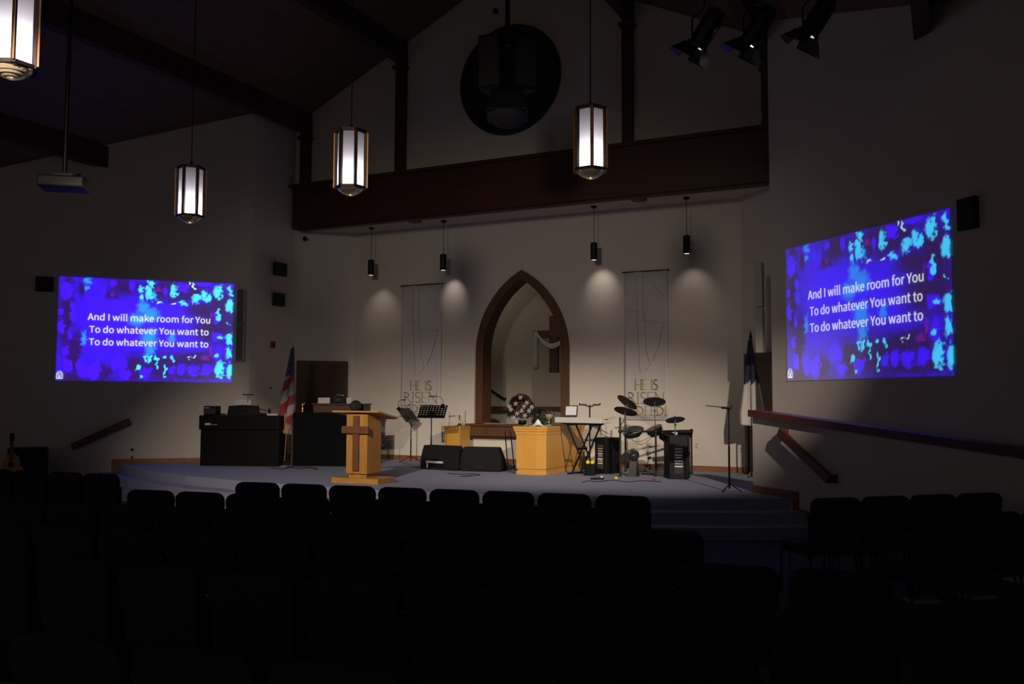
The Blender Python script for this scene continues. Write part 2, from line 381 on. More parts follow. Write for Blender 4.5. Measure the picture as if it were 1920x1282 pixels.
# ------------------------------------------------------------------ projected pictures on the angled walls
def sm(a, b, x): t = np.clip((x-a)/(b-a), 0, 1); return t*t*(3-2*t)
def make_picture():
    W, H = 300, 190
    u = np.linspace(0,1,W+1)[None,:]*np.ones((H+1,1)); v = np.linspace(0,1,H+1)[:,None]*np.ones((1,W+1))   # v down
    rs = np.random.RandomState(3)
    def vn(nx, ny):
        g = rs.rand(ny+2, nx+2); x = u*nx; y = v*ny; i = x.astype(int); j = y.astype(int); fx = x-i; fy = y-j
        fx = fx*fx*(3-2*fx); fy = fy*fy*(3-2*fy)
        return (g[j,i]*(1-fx)+g[j,i+1]*fx)*(1-fy)+(g[j+1,i]*(1-fx)+g[j+1,i+1]*fx)*fy
    n1 = vn(60,40); n2 = vn(110,70); n3 = vn(7,5)
    blue = .62+.2*(n3-.5); dark = np.zeros_like(u); cy = np.zeros_like(u); mg = np.zeros_like(u)
    wu = (n1-.5)*.022+(n2-.5)*.010; wv = (vn(55,45)-.5)*.034+(vn(120,80)-.5)*.014
    def E(x, y, rx, ry, soft=.35, rag=0):
        d = (np.abs((u+wu-x)/rx)**2.4+np.abs((v+wv-y)/ry)**2.4)**(1/2.4)+rag*(n2-.5)+rag*.6*(n1-.5)
        return 1-sm(1-soft, 1+soft, d)
    def px(x, y): return (x-432)/1312., (y-318-(x-432)*.040)/780.
    # purple-black areas
    for x,y,rx,ry in ((500,620,60,240),(560,900,55,190),(600,420,25,60),(500,360,20,60),(820,460,60,40),(1280,430,260,90),(1600,720,190,130),(1450,960,260,60),(760,1050,90,80),
                      (1000,1020,90,120),(1250,1010,260,120),(1640,560,130,140),(900,400,120,70),(1500,580,140,60),(560,1080,120,40),(1480,1090,260,30),(1700,680,70,60)):
        a,b = px(x,y); dark = np.maximum(dark, .97*E(a,b,rx/1312,ry/780,.6,.25))
    for x,y,rx,ry in ((1100,720,330,190),(700,700,120,260),(880,560,130,120)):
        a,b = px(x,y); blue = blue+.3*E(a,b,rx/1312,ry/780,.9)
    B = np.clip((blue+.35*(n1-.5)*(1-E(.5,.5,.33,.3,.7)))*(1-dark*.88), .09, 1)
    br = np.zeros_like(u)     # bright violet-blue tiles
    for x,y,rx,ry in ((490,430,40,60),(545,545,22,34),(545,620,24,38),(462,690,24,44),(460,580,16,26),(530,750,16,44),(500,880,24,40),(640,385,24,50),(710,410,20,46),(760,420,16,60),
                      (820,370,26,26),(960,385,16,44),(1215,430,18,40),(1345,400,44,38),(620,1010,40,70),(700,1040,50,60),(880,970,60,70),(930,1060,40,40),(720,980,20,30),
                      (1275,1040,24,34),(1350,1040,34,36),(1435,1045,42,38),(1540,1045,42,40),(1620,790,46,34),(1630,930,36,60),(1610,640,24,50),(1500,370,60,26),(1080,1060,40,40),(520,990,30,50)):
        a,b = px(x,y); br = np.maximum(br, E(a,b,rx/1312,ry/780,.3,.25))
    for x,y,rx,ry in ((1050,560,44,46),(1010,650,60,40),(1110,620,60,50),(1100,780,56,60),(1110,880,34,46),(1130,470,20,26),(640,410,14,20),(640,350,24,24),(628,790,18,46),(1270,790,30,30)):
        a,b = px(x,y); cy = np.maximum(cy, .62*E(a,b,rx/1312,ry/780,.6,.15))
    wt = np.zeros_like(u)
    for x,y,rx,ry in ((1030,425,18,22),(1095,450,26,44),(1075,410,16,16),(1115,375,20,26),(1090,358,14,10),(1040,485,12,20),(1345,520,26,20),(1445,495,32,34),(1520,470,30,38),(1275,430,18,50),
                      (1612,440,32,42),(1705,415,18,30),(1717,465,10,20),(1712,550,32,44),(1622,600,14,26),(1620,640,14,18),(1714,810,28,48),(1708,915,22,44),(1640,1045,34,50),(1728,1060,26,56),(1628,795,14,14),
                      (1080,942,14,24),(1112,960,14,22),(1155,945,12,16),(1220,938,16,12),(1020,1025,14,24),(1055,1088,14,16),(1220,1015,8,16),(1218,1060,8,30),(1280,948,12,20),(1620,938,14,14),(1165,1000,7,30),(1700,680,10,10)):
        a,b = px(x,y); wt = np.maximum(wt, E(a,b,rx/1312,ry/780,.35,.75))
    wh = np.zeros_like(u)
    for x,y,rx,ry in ((1162,522,16,10),(1428,392,10,20),(1392,370,8,8),(1275,532,16,6),(1410,948,14,7),(1440,940,10,5)):
        a,b = px(x,y); wh = np.maximum(wh, E(a,b,rx/1312,ry/780,.5,.6))
    for x,y,rx,ry in ((1568,900,12,36),(1530,950,28,16),(1160,415,24,12),(825,455,14,16),(1568,620,6,30)):
        a,b = px(x,y); mg = np.maximum(mg, .8*E(a,b,rx/1312,ry/780,.6))
    B = np.maximum(B, br*1.0)
    R = .030*B+.004+.010*dark; G = .0*B+.0002; Bc = B
    lerp = lambda a, b, t: a*(1-t)+b*t
    R = lerp(R,.003,cy); G = lerp(G,.42,cy**1.3); Bc = lerp(Bc,1.0,cy)
    R = lerp(R,.05,wt); G = lerp(G,.62,wt); Bc = lerp(Bc,1.05,wt)
    R = lerp(R,.5,wh); G = lerp(G,.75,wh); Bc = lerp(Bc,1.0,wh)
    R = lerp(R,.17,mg); G = lerp(G,0,mg); Bc = lerp(Bc,.32,mg)
    ed = sm(0,.012,u)*sm(0,.012,1-u)*sm(0,.012,v)*sm(0,.012,1-v)
    return W, H, np.stack([R*ed,G*ed,Bc*ed,np.ones_like(u)], -1)
PW, PH, PIC = make_picture()
SW, SH = 3.32, 2.07
def picture_mesh():
    vs = [(SW*i/PW, -.004, SH*(1-j/PH)) for j in range(PH+1) for i in range(PW+1)]
    fs = [(j*(PW+1)+i, j*(PW+1)+i+1, (j+1)*(PW+1)+i+1, (j+1)*(PW+1)+i)[::-1] for j in range(PH) for i in range(PW)]
    me = bpy.data.meshes.new('picture'); me.from_pydata(vs, [], fs)
    ca = me.color_attributes.new('pic', 'FLOAT_COLOR', 'POINT'); ca.data.foreach_set('color', PIC.reshape(-1).astype(np.float32))
    return me
def picmat(name, s):
    m = bpy.data.materials.new(name); m.use_nodes = True; nt = m.node_tree; b = nt.nodes['Principled BSDF']
    at = nt.nodes.new('ShaderNodeAttribute'); at.attribute_name = 'pic'
    b.inputs['Base Color'].default_value = (.66,.60,.53,1); b.inputs['Roughness'].default_value = .85
    nt.links.new(at.outputs['Color'], b.inputs['Emission Color']); b.inputs['Emission Strength'].default_value = s
    return m
FONT = None
try:
    FONT = bpy.data.fonts.load(os.path.join(bpy.utils.system_resource('DATAFILES'), 'fonts', 'Noto Sans CJK Regular.woff2'))
except Exception:
    FONT = None
ME = picture_mesh()
def screen(name, label, M, strength, tint, tw):
    e = thing(name, label, 'projected image', group='song lyric pictures projected on the angled walls'); e.matrix_world = M
    me = ME if not ME.materials else ME.copy()
    me.materials.clear(); me.materials.append(picmat(name+'_light', strength))
    o = bpy.data.objects.new('picture', me); COL.objects.link(o); o.parent = e
    tm = glow(name+'_lyric_light', (.82,.88,1.0), tw); 
    for i, s in enumerate(('And I will make room for You', 'To do whatever You want to', 'To do whatever You want to')):
        o = text('lyric_line', s, .27, tm, e, Matrix(), font=FONT); wd = max(v.co.x for v in o.data.vertices)-min(v.co.x for v in o.data.vertices)
        k = ((2.30,2.24,2.24)[i])/wd; o.data.transform(Matrix.Diagonal((k,k*1.02,1,1)))
        o.matrix_local = Matrix.Translation((1.71,-.008,SH*.625-i*.248)) @ Matrix.Rotation(PI/2,4,'X')
    # small emblem: an arch with a tree in it
    mb = MB(); ox, oz = .085, .10
    pts = [(ox-.055,-.008,oz-.05),(ox+.055,-.008,oz-.05)]+[(ox+x,-.008,z) for x,z in [(d*.055/.5, oz+.02+(zz)*.075) for d,zz in ((.5,0),(.42,.45),(.22,.85),(0,1),(-.22,.85),(-.42,.45),(-.5,0))]]
    pts.append(pts[0]); mb.tube(pts, .0042, 4, cap=False)
    mb.tube([(ox,-.008,oz-.05),(ox,-.008,oz+.03)], .005, 4)
    for sx in (-1,1):
        mb.tube([(ox,-.008,oz-.02),(ox+sx*.03,-.008,oz+.015)], .004, 4)
        mb.tube([(ox+sx*.02,-.008,oz-.048),(ox+sx*.035,-.008,oz-.02)], .006, 4)
    mb.tube([(ox+.036*math.cos(a),-.008,oz+.02+.04*math.sin(a)) for a in [PI*k/8 for k in range(9)]], .004, 4)
    mb.build('emblem', tm, e)
    return e
def lw(s, o=.0): return Vector((-13.2-q*s+q*o, 14.55-q*s-q*o, 0))
def rw(s, o=.0): return Vector((-2.6+q*s-q*o, 14.8-q*s-q*o, 0))
ML = wallM(lw(3.66,.006), lw(0,.006), 2.085); MR = wallM(rw(.40,.006), rw(4,.006), 2.06)
screen('projected_lyrics', 'blue projected lyrics image glowing on the left angled wall above the black piano', ML, 1.5, None, 1.0)
screen('projected_lyrics', 'blue projected lyrics image on the right angled wall, above the sloping ramp wall', MR, .85, None, .62)

# ------------------------------------------------------------------ lanterns
PANE = bpy.data.materials.new('frosted_white_glass'); PANE.use_nodes = True
nt = PANE.node_tree; nt.nodes.clear(); out = nt.nodes.new('ShaderNodeOutputMaterial'); tr = nt.nodes.new('ShaderNodeBsdfTranslucent'); df = nt.nodes.new('ShaderNodeBsdfDiffuse')
mx = nt.nodes.new('ShaderNodeMixShader'); mx.inputs[0].default_value = .2; tr.inputs[0].default_value = (.86,.83,.88,1); df.inputs[0].default_value = (.8,.78,.8,1)
nt.links.new(tr.outputs[0], mx.inputs[1]); nt.links.new(df.outputs[0], mx.inputs[2]); nt.links.new(mx.outputs[0], out.inputs[0])
LENS = mat('ribbed_glass_lens', (.75,.6,.4), .15, .6)
def lantern(loc, rz, label, power=6):
    t = thing('hanging_lantern', label, 'pendant lamp', loc, rz, 'hexagonal hanging lanterns')
    R, H = .185, .74; hexp = [(R*math.cos(PI/3*k), R*math.sin(PI/3*k)) for k in range(6)]
    fr = MB()
    for k in range(6):
        x, y = hexp[k]; M = Matrix.Translation((x,y,0)) @ Matrix.Rotation(PI/3*k,4,'Z')
        fr.box(-.018,.018,-.018,.018,0,H, M); fr.cur = 1; fr.box(.018,.034,-.006,.006,.02,H-.02, M); fr.cur = 0
    for z0, z1 in ((0,.03),(H-.03,H)):
        for k in range(6):
            a = Vector(hexp[k]); b = Vector(hexp[(k+1)%6]); d = (b-a).normalized(); n = Vector((d.y,-d.x))
            fr.prism([tuple(a-n*.016),tuple(a+n*.016),tuple(b+n*.016),tuple(b-n*.016)][::-1], z0, z1)
    fr.build('lantern_frame', [BRONZE, COPPER], t)
    MB().prism([(x*1.0,y*1.0) for x,y in hexp], H-.01, H+.015).build('lantern_cap', BRONZE, t)
    for k in range(6):
        a = Vector(hexp[k])*.93; b = Vector(hexp[(k+1)%6])*.93
        MB().add([(a.x,a.y,.03),(b.x,b.y,.03),(b.x,b.y,H-.03),(a.x,a.y,H-.03)], [(0,1,2,3)]).build('glass_panel', PANE, t)
    l = MB(); l.lathe([(.150,.005),(.152,-.01),(.13,-.035),(.125,-.03),(.10,-.055),(.095,-.05),(.065,-.07),(.06,-.065),(.03,-.083),(.005,-.085)], n=24); l.build('bottom_lens', LENS, t, smooth=False)
    c = MB(); c.lathe([(.05,H+.015),(.035,H+.04),(.012,H+.09)]); zt = roofz(loc[0])-loc[2]-.01
    c.tube([(0,0,H+.05),(0,0,zt)], .009, 6); c.build('cord', BRONZE, t)
    b = bpy.data.lights.new('lantern_bulb', 'POINT'); b.energy = power; b.shadow_soft_size = .05; b.color = (1,.95,1.0)
    bo = bpy.data.objects.new('lantern_bulb', b); COL.objects.link(bo); bo.parent = t; bo.location = (0,0,.14)
    d = bpy.data.lights.new('lantern_downlight', 'POINT'); d.energy = power*.02; d.shadow_soft_size = .03; d.color = (1,.9,.8)
    do = bpy.data.objects.new('lantern_downlight', d); COL.objects.link(do); do.parent = t; do.location = (0,0,-.13)
    return t
lantern((-6.80,4.66,4.41), .47, 'hexagonal hanging lantern cut off at the top left corner, nearest and largest')
lantern((-10.0,9.7,4.40), .77, 'small hexagonal hanging lantern above the left projected lyrics')
lantern((-6.79,9.23,4.40), .43, 'hexagonal hanging lantern in front of the left part of the timber header')
lantern((-3.73,9.7,4.40), .98, 'hexagonal hanging lantern to the right of the round window')

# ------------------------------------------------------------------ cylinder pendants in the alcove
def pend(x, label, pw, sz, dz):
    t = thing('cylinder_downlight', label, 'pendant lamp', (x,16.22,0), 0, 'cylinder downlights under the header')
    MB().lathe([(.06,5.5),(.06,5.47),(.02,5.45)]).build('ceiling_canopy', BRONZE, t)
    MB().tube([(0,0,5.46),(0,0,4.77)], .006, 6).build('stem', BRONZE, t)
    b = MB(); b.lathe([(.055,4.79),(.068,4.77),(.068,4.45),(.055,4.45),(.055,4.46),(.05,4.5)], n=24); b.build('cylinder_shade', BLACKM, t, smooth=False)
    MB().lathe([(.052,4.455),(.052,4.46)], n=20).build('lamp_face', glow('downlight_face', (1,.93,.75), 1.3), t)
    o = spot('downlight_beam', (0,0,4.44), (0,.48,4.44-dz), pw, sz, 1, .03, (1,.88,.78)); o.parent = t; o.location = (0,.0,4.43)
    return t
for x, s, a_, b_, c_ in ((-11.35,'black cylinder downlight, leftmost, above the wooden door',5,80,.9),(-9.53,'black cylinder downlight between the left banner and the arch',7,62,.42),
             (-6.17,'black cylinder downlight just right of the arch apex',8,72,.45),(-4.35,'black cylinder downlight at the right end, past the right banner',5,80,.75)):
    pend(x, s, a_, b_, c_)
for x, s in ((-10.12,'oval ceiling speaker grille left of the second downlight'),(-5.2,'oval ceiling speaker grille between the two right downlights')):
    tag(MB().lathe([(.15,0),(.15,-.015),(.13,-.02)], (x,16.05,5.5)).build('ceiling_grille', BRONZE), s, 'grille', 'round grilles in the alcove ceiling')

# ------------------------------------------------------------------ stage lights on their bar
def beamlight(p, aim, label, lit, roll=0):
    t = thing('stage_spotlight', label, 'spotlight', p, 0, 'stage spotlights with barn doors')
    d = (Vector(aim)-Vector(p)).normalized(); M = (Matrix.Rotation(roll,4,d) @ d.to_track_quat('Z','Y').to_matrix().to_4x4())
    b = MB(); b.lathe([(.05,-.30),(.10,-.27),(.115,-.2),(.115,.14),(.135,.15),(.135,.18),(.10,.18),(.10,.17)], n=20, M=M)
    for k in range(6): b.lathe([(.122,-.2+.05*k),(.122,-.185+.05*k)], n=20, M=M)
    b.build('lamp_housing', BLACKM, t)
    MB().lathe([(.095,.165),(.09,.175)], n=20, M=M).build('lamp_lens', glow('spot_lens_light', (.95,.95,1), lit) if lit > .05 else CHROME, t)
    for k in range(4):
        Mk = M @ Matrix.Rotation(PI/2*k,4,'Z') @ Matrix.Translation((.125,0,.185)) @ Matrix.Rotation(.55 if k%2 else .75,4,'Y')
        w1 = .10; w2 = .15
        MB().add([(0,-w1,0),(0,w1,0),(0,w2,.19),(0,-w2,.19),(.004,-w1,0),(.004,w1,0),(.004,w2,.19),(.004,-w2,.19)],
                 [(0,1,2,3),(7,6,5,4),(0,4,5,1),(1,5,6,2),(2,6,7,3),(3,7,4,0)], Mk).build('barn_door', BLACKM, t)
    y = MB(); zt = BARZ-p[2]
    y.tube([(-.15,0,0),(-.15,.0,.2),(0,0,.32),(.15,0,.2),(.15,0,0)], .012, 6); y.tube([(0,0,.3),(0,0,zt+.03)], .014, 6); y.box(-.035,.035,-.03,.03,zt-.04,zt+.05)
    y.build('yoke', BLACKM, t)
BARZ = 6.62
aim = (-7.8,13.0,1.0)
lights = [((-2.50,10.2,6.02),'stage spotlight with barn doors, leftmost of the three at the top right',.9),
          ((-1.95,10.42,6.04),'stage spotlight with a brightly lit barn door, middle of the three at the top right',1.6),
          ((-1.33,10.76,6.17),'stage spotlight with barn doors, rightmost of the three, against the right wall',.7)]
for p, s, l in lights: beamlight(p, (p[0]-3.6,p[1]+.4,1.0), s, l)
for (p, s, l), e_ in zip(lights, (4,13,3)):
    d_ = (Vector((p[0]-3.6,p[1]+.4,1.0))-Vector(p)).normalized(); spot('stage_wash_light', tuple(Vector(p)+d_*.19), tuple(Vector(p)+d_*5), e_, 104, .5, .06, (1,.93,.9))
b = MB(); b.tube([(-3.2,9.88,BARZ),(-.6,11.15,BARZ)], .025, 8); b.tube([(-2.76,10.1,BARZ),(-2.76,10.1,roofz(-2.76)-.43)], .02); b.tube([(-.9,11.0,BARZ),(-.9,11.0,roofz(-.9))], .02)
tag(b.build('lighting_bar', BLACKM), 'black pipe holding the stage spotlights under the roof at top right', 'lighting bar')
# the far right key and the fill spotlight that light the stage (same kind of lamp, outside the frame)

# ------------------------------------------------------------------ projector on its pole
P = (-8.79,6.69,4.05)
t = thing('ceiling_projector', 'dark ceiling projector on a long pole left of the small lantern', 'projector', P, math.radians(38))
MB().box(-.24,.24,-.17,.17,0,.13).build('projector_body', mat('projector_grey', (.03,.03,.035), .5), t, bevel=.02)
MB().lathe([(.05,0),(.05,.05),(.035,.06)], n=16, M=Matrix.Translation((-.1,.17,.065)) @ Matrix.Rotation(-PI/2,4,'X')).build('projector_lens', BLACKM, t)
zt = roofz(P[0])-P[2]
m = MB(); m.tube([(0,0,.16),(0,0,zt)], .024, 10); m.tube([(0,0,2.2),(0,0,zt)], .034, 10); m.box(-.1,.1,-.08,.08,.13,.17); m.tube([(.09,0,.14),(.16,0,.19),(.16,0,.16)], .012, 6)
m.build('mounting_pole', BLACKM, t)
# hanging loudspeaker cluster before the round window
t = thing('speaker_cluster', 'black loudspeaker cluster hanging on a pole in front of the round window', 'loudspeaker', (-5.66,11.4,0), math.radians(26))
z1 = 6.95
MB().tube([(0,0,z1-.1),(0,0,roofz(-5.66))], .035, 10).build('hanging_pole', BLACKM, t)
for i,(dx,rz) in enumerate(((-.19,.35),(.19,-.35))):
    M = Matrix.Translation((dx,0,0)) @ Matrix.Rotation(-rz,4,'Z')
    MB().prism([(-.17,-.2),(.17,-.2),(.11,.2),(-.11,.2)], 6.15, z1, M).build('speaker_cabinet', BLACK, t, bevel=.01)
    MB().box(-.15,.15,-.215,-.2,6.2,z1-.05, M).build('speaker_grille', GRILLE, t)
MB().xz([(-.30,0),(.30,0),(.22,.32),(-.22,.32)], -.25,.2, Matrix.Translation((0,0,5.80)) @ Matrix.Rotation(-.15,4,'X')).build('lower_cabinet', BLACK, t, bevel=.02)
MB().lathe([(.30,0),(.29,-.05),(.2,-.14),(.08,-.19),(.01,-.2)], (0,-.02,5.83), n=24).build('lower_grille', DGREY, t, smooth=True)
tag(MB().lathe([(.05,0),(.05,.06),(.02,.1)], n=16, M=Matrix.Translation((-8.07,15.745,9.53)) @ My).build('smoke_detector', BLACKM), 'small round black device high on the gable, left of the hanging pole', 'sensor')

# ------------------------------------------------------------------ wall speakers and small wall fittings
def wbox(name, M, x0, x1, z0, z1, d, m, label, cat, group=None, front=None):
    e = thing(name, label, cat, group=group); e.matrix_world = M
    MB().box(x0,x1,-d,0,z0,z1).build('speaker_box', m, e, bevel=.01)
    MB().box(x0+.02,x1-.02,-d-.012,-d,z0+.02,z1-.02).build('speaker_grille', front or GRILLE, e)
    return e
LWM = wallM(lw(9), lw(0)); RWM = wallM(rw(0), rw(9)); LRM = wallM(LC, AL)
wbox('wall_speaker', LWM, 9-4.05, 9-3.74, 3.83, 4.12, .07, BLACK, 'square black wall speaker left of the left projected image', 'loudspeaker')
wbox('wall_speaker', RWM, 3.86, 4.14, 3.80, 4.18, .07, BLACK, 'square black wall speaker right of the right projected image', 'loudspeaker')
wbox('wall_speaker', LRM, .58, .92, 4.42, 4.70, .08, DGREY, 'upper of two grey wall speakers above the American flag', 'loudspeaker', None, DGREY)
wbox('wall_speaker', LRM, .58, .88, 3.76, 4.04, .08, DGREY, 'lower of two grey wall speakers above the American flag', 'loudspeaker', None, DGREY)
COLS = mat('pale_column_speaker', (.42,.41,.38), .6); COLG = mat('column_speaker_grille', (.16,.155,.14), .8)
def colspk(M, x0, x1, label):
    e = thing('column_speaker', label, 'loudspeaker'); e.matrix_world = M
    for z0, z1 in ((2.54,3.27),(3.29,4.03)):
        MB().box(x0,x1,-.12,0,z0,z1).build('speaker_box', COLS, e, bevel=.008)
        MB().box(x0+.015,x1-.04,-.13,-.12,z0+.02,z1-.02).build('speaker_grille', COLG, e)
colspk(LWM, 9-.30, 9-.12, 'slim pale column speaker to the right of the left projected image')
colspk(wallM(AR, RCN) @ Matrix.Translation((.62,-.20,0)), 0, .14, 'slim pale column speaker at the corner left of the right projected image')
def plate(name, M, x, z, w_, h, m, label, cat, knob=None):
    e = thing(name, label, cat); e.matrix_world = M
    MB().box(x-w_/2,x+w_/2,-.012,0,z-h/2,z+h/2).build('cover_plate', m, e, bevel=.003)
    if knob is not None:
        k = MB()
        for dx, dz, r in knob: k.lathe([(r,0),(r*.9,.02)], n=10, M=Matrix.Translation((x+dx,-.012,z+dz)) @ My)
        k.build('socket', BLACKM, e)
plate('fire_alarm', LRM, .62, 2.92, .13, .15, RED, 'small red fire alarm box on the wall left of the American flag', 'fire alarm', [(.02,0,.025)])
plate('thermostat', LRM, .56, 1.99, .09, .12, WPLAS, 'small white thermostat with a dark dial below the fire alarm', 'thermostat', [(.02,.0,.02)])
plate('light_switch', LRM, .56, 1.49, .07, .10, BLACKM, 'small dark switch on the wall just above the papers on the piano', 'switch')
BWM = wallM(BL, BR_)
for px_, py_, s in ((721,827,'ivory wall outlet between the lectern and the first music stand'),(1307,835,'ivory wall outlet right of the drum kit'),(1390,843,'ivory wall outlet in the shadow of the Christian flag')):
    p = ony(px_,py_,16.7); plate('wall_outlet', BWM, p.x-BL[0], p.z, .075, .12, WPLAS, s, 'outlet', [(0,.025,.008),(0,-.025,.008)])
plate('wall_outlet', LWM, 9-2.22, .66, .08, .26, WPLAS, 'tall wall outlet with two dark plugs beside the left end of the stage', 'outlet', [(0,.07,.03),(0,-.08,.025)])
e = thing('security_camera', 'small black camera on the wall just under the left end of the header', 'camera'); e.matrix_world = wallM(AL, BL)
MB().box(.19,.25,-.04,0,5.30,5.36).build('camera_bracket', BLACKM, e); MB().ball((.22,-.08,5.3), .05).build('camera_dome', BLACKM, e, smooth=True)
# handrails
def rail(M, pa, pb, label, brk):
    e = thing('handrail', label, 'handrail'); e.matrix_world = M
    (x0,z0),(x1,z1) = pa, pb; h = .065; mb = MB()
    d = Vector((x1-x0,z1-z0)).normalized(); n = Vector((-d.y,d.x))*h
    mb.xz([(x0-n.x,z0-n.y),(x1-n.x,z1-n.y),(x1+n.x,z1+n.y),(x0+n.x,z0+n.y)], -.13,-.08); mb.build('rail_board', RAIL, e, bevel=.01)
    for f in brk:
        x = x0+(x1-x0)*f; z = z0+(z1-z0)*f
        MB().box(x-.05,x+.05,-.08,-.0,z-.05,z+.05).build('rail_bracket', RAIL, e)
rail(LWM, (9-3.3,.80), (9-2.27,1.31), 'dark brown handrail board on the left wall beside the stage steps', (.15,.85))
rail(wallM(hw(0), hw(9)), (.78,1.34), (1.80,.78), 'red brown handrail slanting down the ramp wall right of the stage', (0.02,.98))

# ------------------------------------------------------------------ banners
def stroke(mb, pts, w_, M):
    pts = [Vector((p[0],p[1])) for p in pts]
    for a, b in zip(pts[:-1], pts[1:]):
        d = (b-a).normalized(); n = Vector((-d.y,d.x))*w_/2; a = a-d*w_*.2; b = b+d*w_*.2
        mb.xz([(a-n)[:], (b-n)[:], (b+n)[:], (a+n)[:]], -.004, 0, M)
def arcp(cx, cy, rx, ry, a0, a1, n=12): return [(cx+rx*math.cos(math.radians(a0+(a1-a0)*i/n)), cy+ry*math.sin(math.radians(a0+(a1-a0)*i/n))) for i in range(n+1)]
GL = {'H':(.85,[([(.1,0),(.1,1)],1),([(.75,0),(.75,1)],1),([(.1,.52),(.75,.52)],0)]),
      'E':(.62,[([(.1,0),(.1,1)],1),([(.1,1),(.55,1)],0),([(.1,.52),(.48,.52)],0),([(.1,0),(.58,0)],0)]),
      'I':(.28,[([(.14,0),(.14,1)],1)]),
      'S':(.58,[(arcp(.3,.76,.2,.24,30,270),.6),(arcp(.3,.26,.22,.26,90,-150),.6)]),
      'R':(.72,[([(.1,0),(.1,1)],1),(arcp(.1,.76,.38,.24,90,-90),.5),([(.3,.52),(.7,0)],1)]),
      'N':(.85,[([(.1,0),(.1,1)],0),([(.1,1),(.75,0)],1),([(.75,0),(.75,1)],0)]),
      'D':(.85,[([(.1,0),(.1,1)],1),(arcp(.1,.5,.62,.5,90,-90,16),.6)]),
      '!':(.25,[([(.12,.25),(.12,1)],.7),([(.12,0),(.12,.08)],1)])}
def serif_line(mb, s, x0, x1, z, h, M):
    tot = sum(GL[c][0] if c != ' ' else .45 for c in s)*h; k = (x1-x0)/tot; x = x0
    for c in s:
        if c == ' ': x += .45*h*k; continue
        w_, ss = GL[c]
        for pts, th in ss:
            stroke(mb, [(x+p[0]*h*k, z+p[1]*h) for p in pts], .010+.014*th if th else .009, M)
            if th == 1:
                for p in (pts[0], pts[-1]): stroke(mb, [(x+(p[0]-.09)*h*k, z+p[1]*h),(x+(p[0]+.09)*h*k, z+p[1]*h)], .007, M)
        x += w_*h*k
def banner(x0, x1, z0, z1, label):
    e = thing('hanging_banner', label, 'banner', (x0,16.66,0), 0, 'Easter banners on the stage wall')
    W = x1-x0; M = Matrix.Translation((0,-.001,0))
    MB().grid(lambda u,v: (u*W, .008*math.sin(u*9+v*2), z0+v*(z1-z0)), 20, 10).build('banner_cloth', BANNER, e, smooth=True, solid=.002)
    g = MB(); Y = Matrix.Translation((0,-.014,0))
    serif_line(g, 'HE IS', W*.24, W*.78, 1.96, .19, Y); serif_line(g, 'RISEN', W*.08, W*.93, 1.69, .22, Y); serif_line(g, 'INDEED!', W*.03, W*.98, 1.475, .17, Y)
    g.build('banner_lettering', GOLD, e)
    l = MB()
    for pts in ([(.28,4.2),(.30,3.4),(.36,2.4),(.38,2.28)],[(.44,4.2),(.45,3.5),(.52,2.7),(.60,2.42),(.48,2.3)],[(.93,3.25),(.78,2.75),(.66,2.5)],[(.05,3.47),(.45,3.45)],[(.40,3.3),(.92,3.22)],[(.5,4.15),(.95,3.7)]):
        stroke(l, [(p[0]*W,p[1]) for p in pts], .007, Y)
    l.build('line_drawing', GOLD, e)
    MB().tube([(-.04,0,z0),(W+.04,0,z0)], .014, 8).build('bottom_rod', WHITE, e); MB().tube([(-.04,0,z1),(W+.04,0,z1)], .012, 8).build('top_rod', BLACKM, e)
banner(-10.83,-9.82,1.40,4.24,'white banner with gold lettering behind the two music stands')
banner(-5.71,-4.85,1.40,4.24,'white banner with gold HE IS RISEN INDEED lettering behind the drum kit')

# ------------------------------------------------------------------ sill, cross and things in the arch
t = thing('sill_shelf', 'brown wooden shelf under the pointed arch opening', 'shelf', (ACX,16.69,0))
MB().box(-1.14,1.14,-.34,.0,1.22,1.265).build('shelf_top', FRAMEW, t, bevel=.008); MB().box(-1.06,1.06,-.28,.0,1.02,1.22).build('apron', FRAMEW, t)
t = thing('wall_cross', 'dark wooden cross with a draped white cloth inside the pointed arch', 'cross', (-7.94,18.44,0))
mb = MB(); mb.box(-.10,.10,-.09,-.0,2.33,3.62); mb.box(-.50,.50,-.10,-.0,3.15,3.30); mb.build('cross_beams', DARKCROSS, t)
t2 = tag(None or MB().grid(lambda u,v: (-.40+.80*u, -.13-.05*math.sin(u*PI), 3.28-.34*math.sin(u*PI)**.8+(v-.5)*(.07+.05*math.sin(u*PI))), 24, 4).build('draped_cloth', WHITE, None, smooth=True, solid=.01),
     'white cloth draped over the dark cross inside the arch', 'cloth'); t2.location = (-7.94,18.44,0)
mb2 = MB().grid(lambda u,v: (-.47+.09*u, -.13-.02*math.sin(u*12), 2.45+.83*v), 10, 6).build('cloth_tail', WHITE, t2, smooth=True, solid=.008)
e = thing('stair_handrail', 'thin dark stair handrail on the wall inside the arch, left side', 'handrail')
a = ony(906,721,18.40); b = ony(945,748,18.40)
m = MB(); m.tube([a,b,b+Vector((.05,0,.02))], .025, 8); m.build('rail_bar', BLACKM, e); m = MB(); m.tube([a,a+Vector((0,.05,-.05))], .012); m.tube([b,b+Vector((0,.05,-.05))], .012); m.build('rail_bracket', BLACKM, e)

cl = bpy.data.lights.new('added_chamber_fill', 'POINT'); cl.energy = 14; cl.shadow_soft_size = .25; cl.color = (1,.92,.8)  # added unseen point light that brightens the inside of the arch
clo = bpy.data.objects.new('added_chamber_fill', cl); COL.objects.link(clo); clo.location = (-9.9,17.5,4.9); clo['kind'] = 'helper'
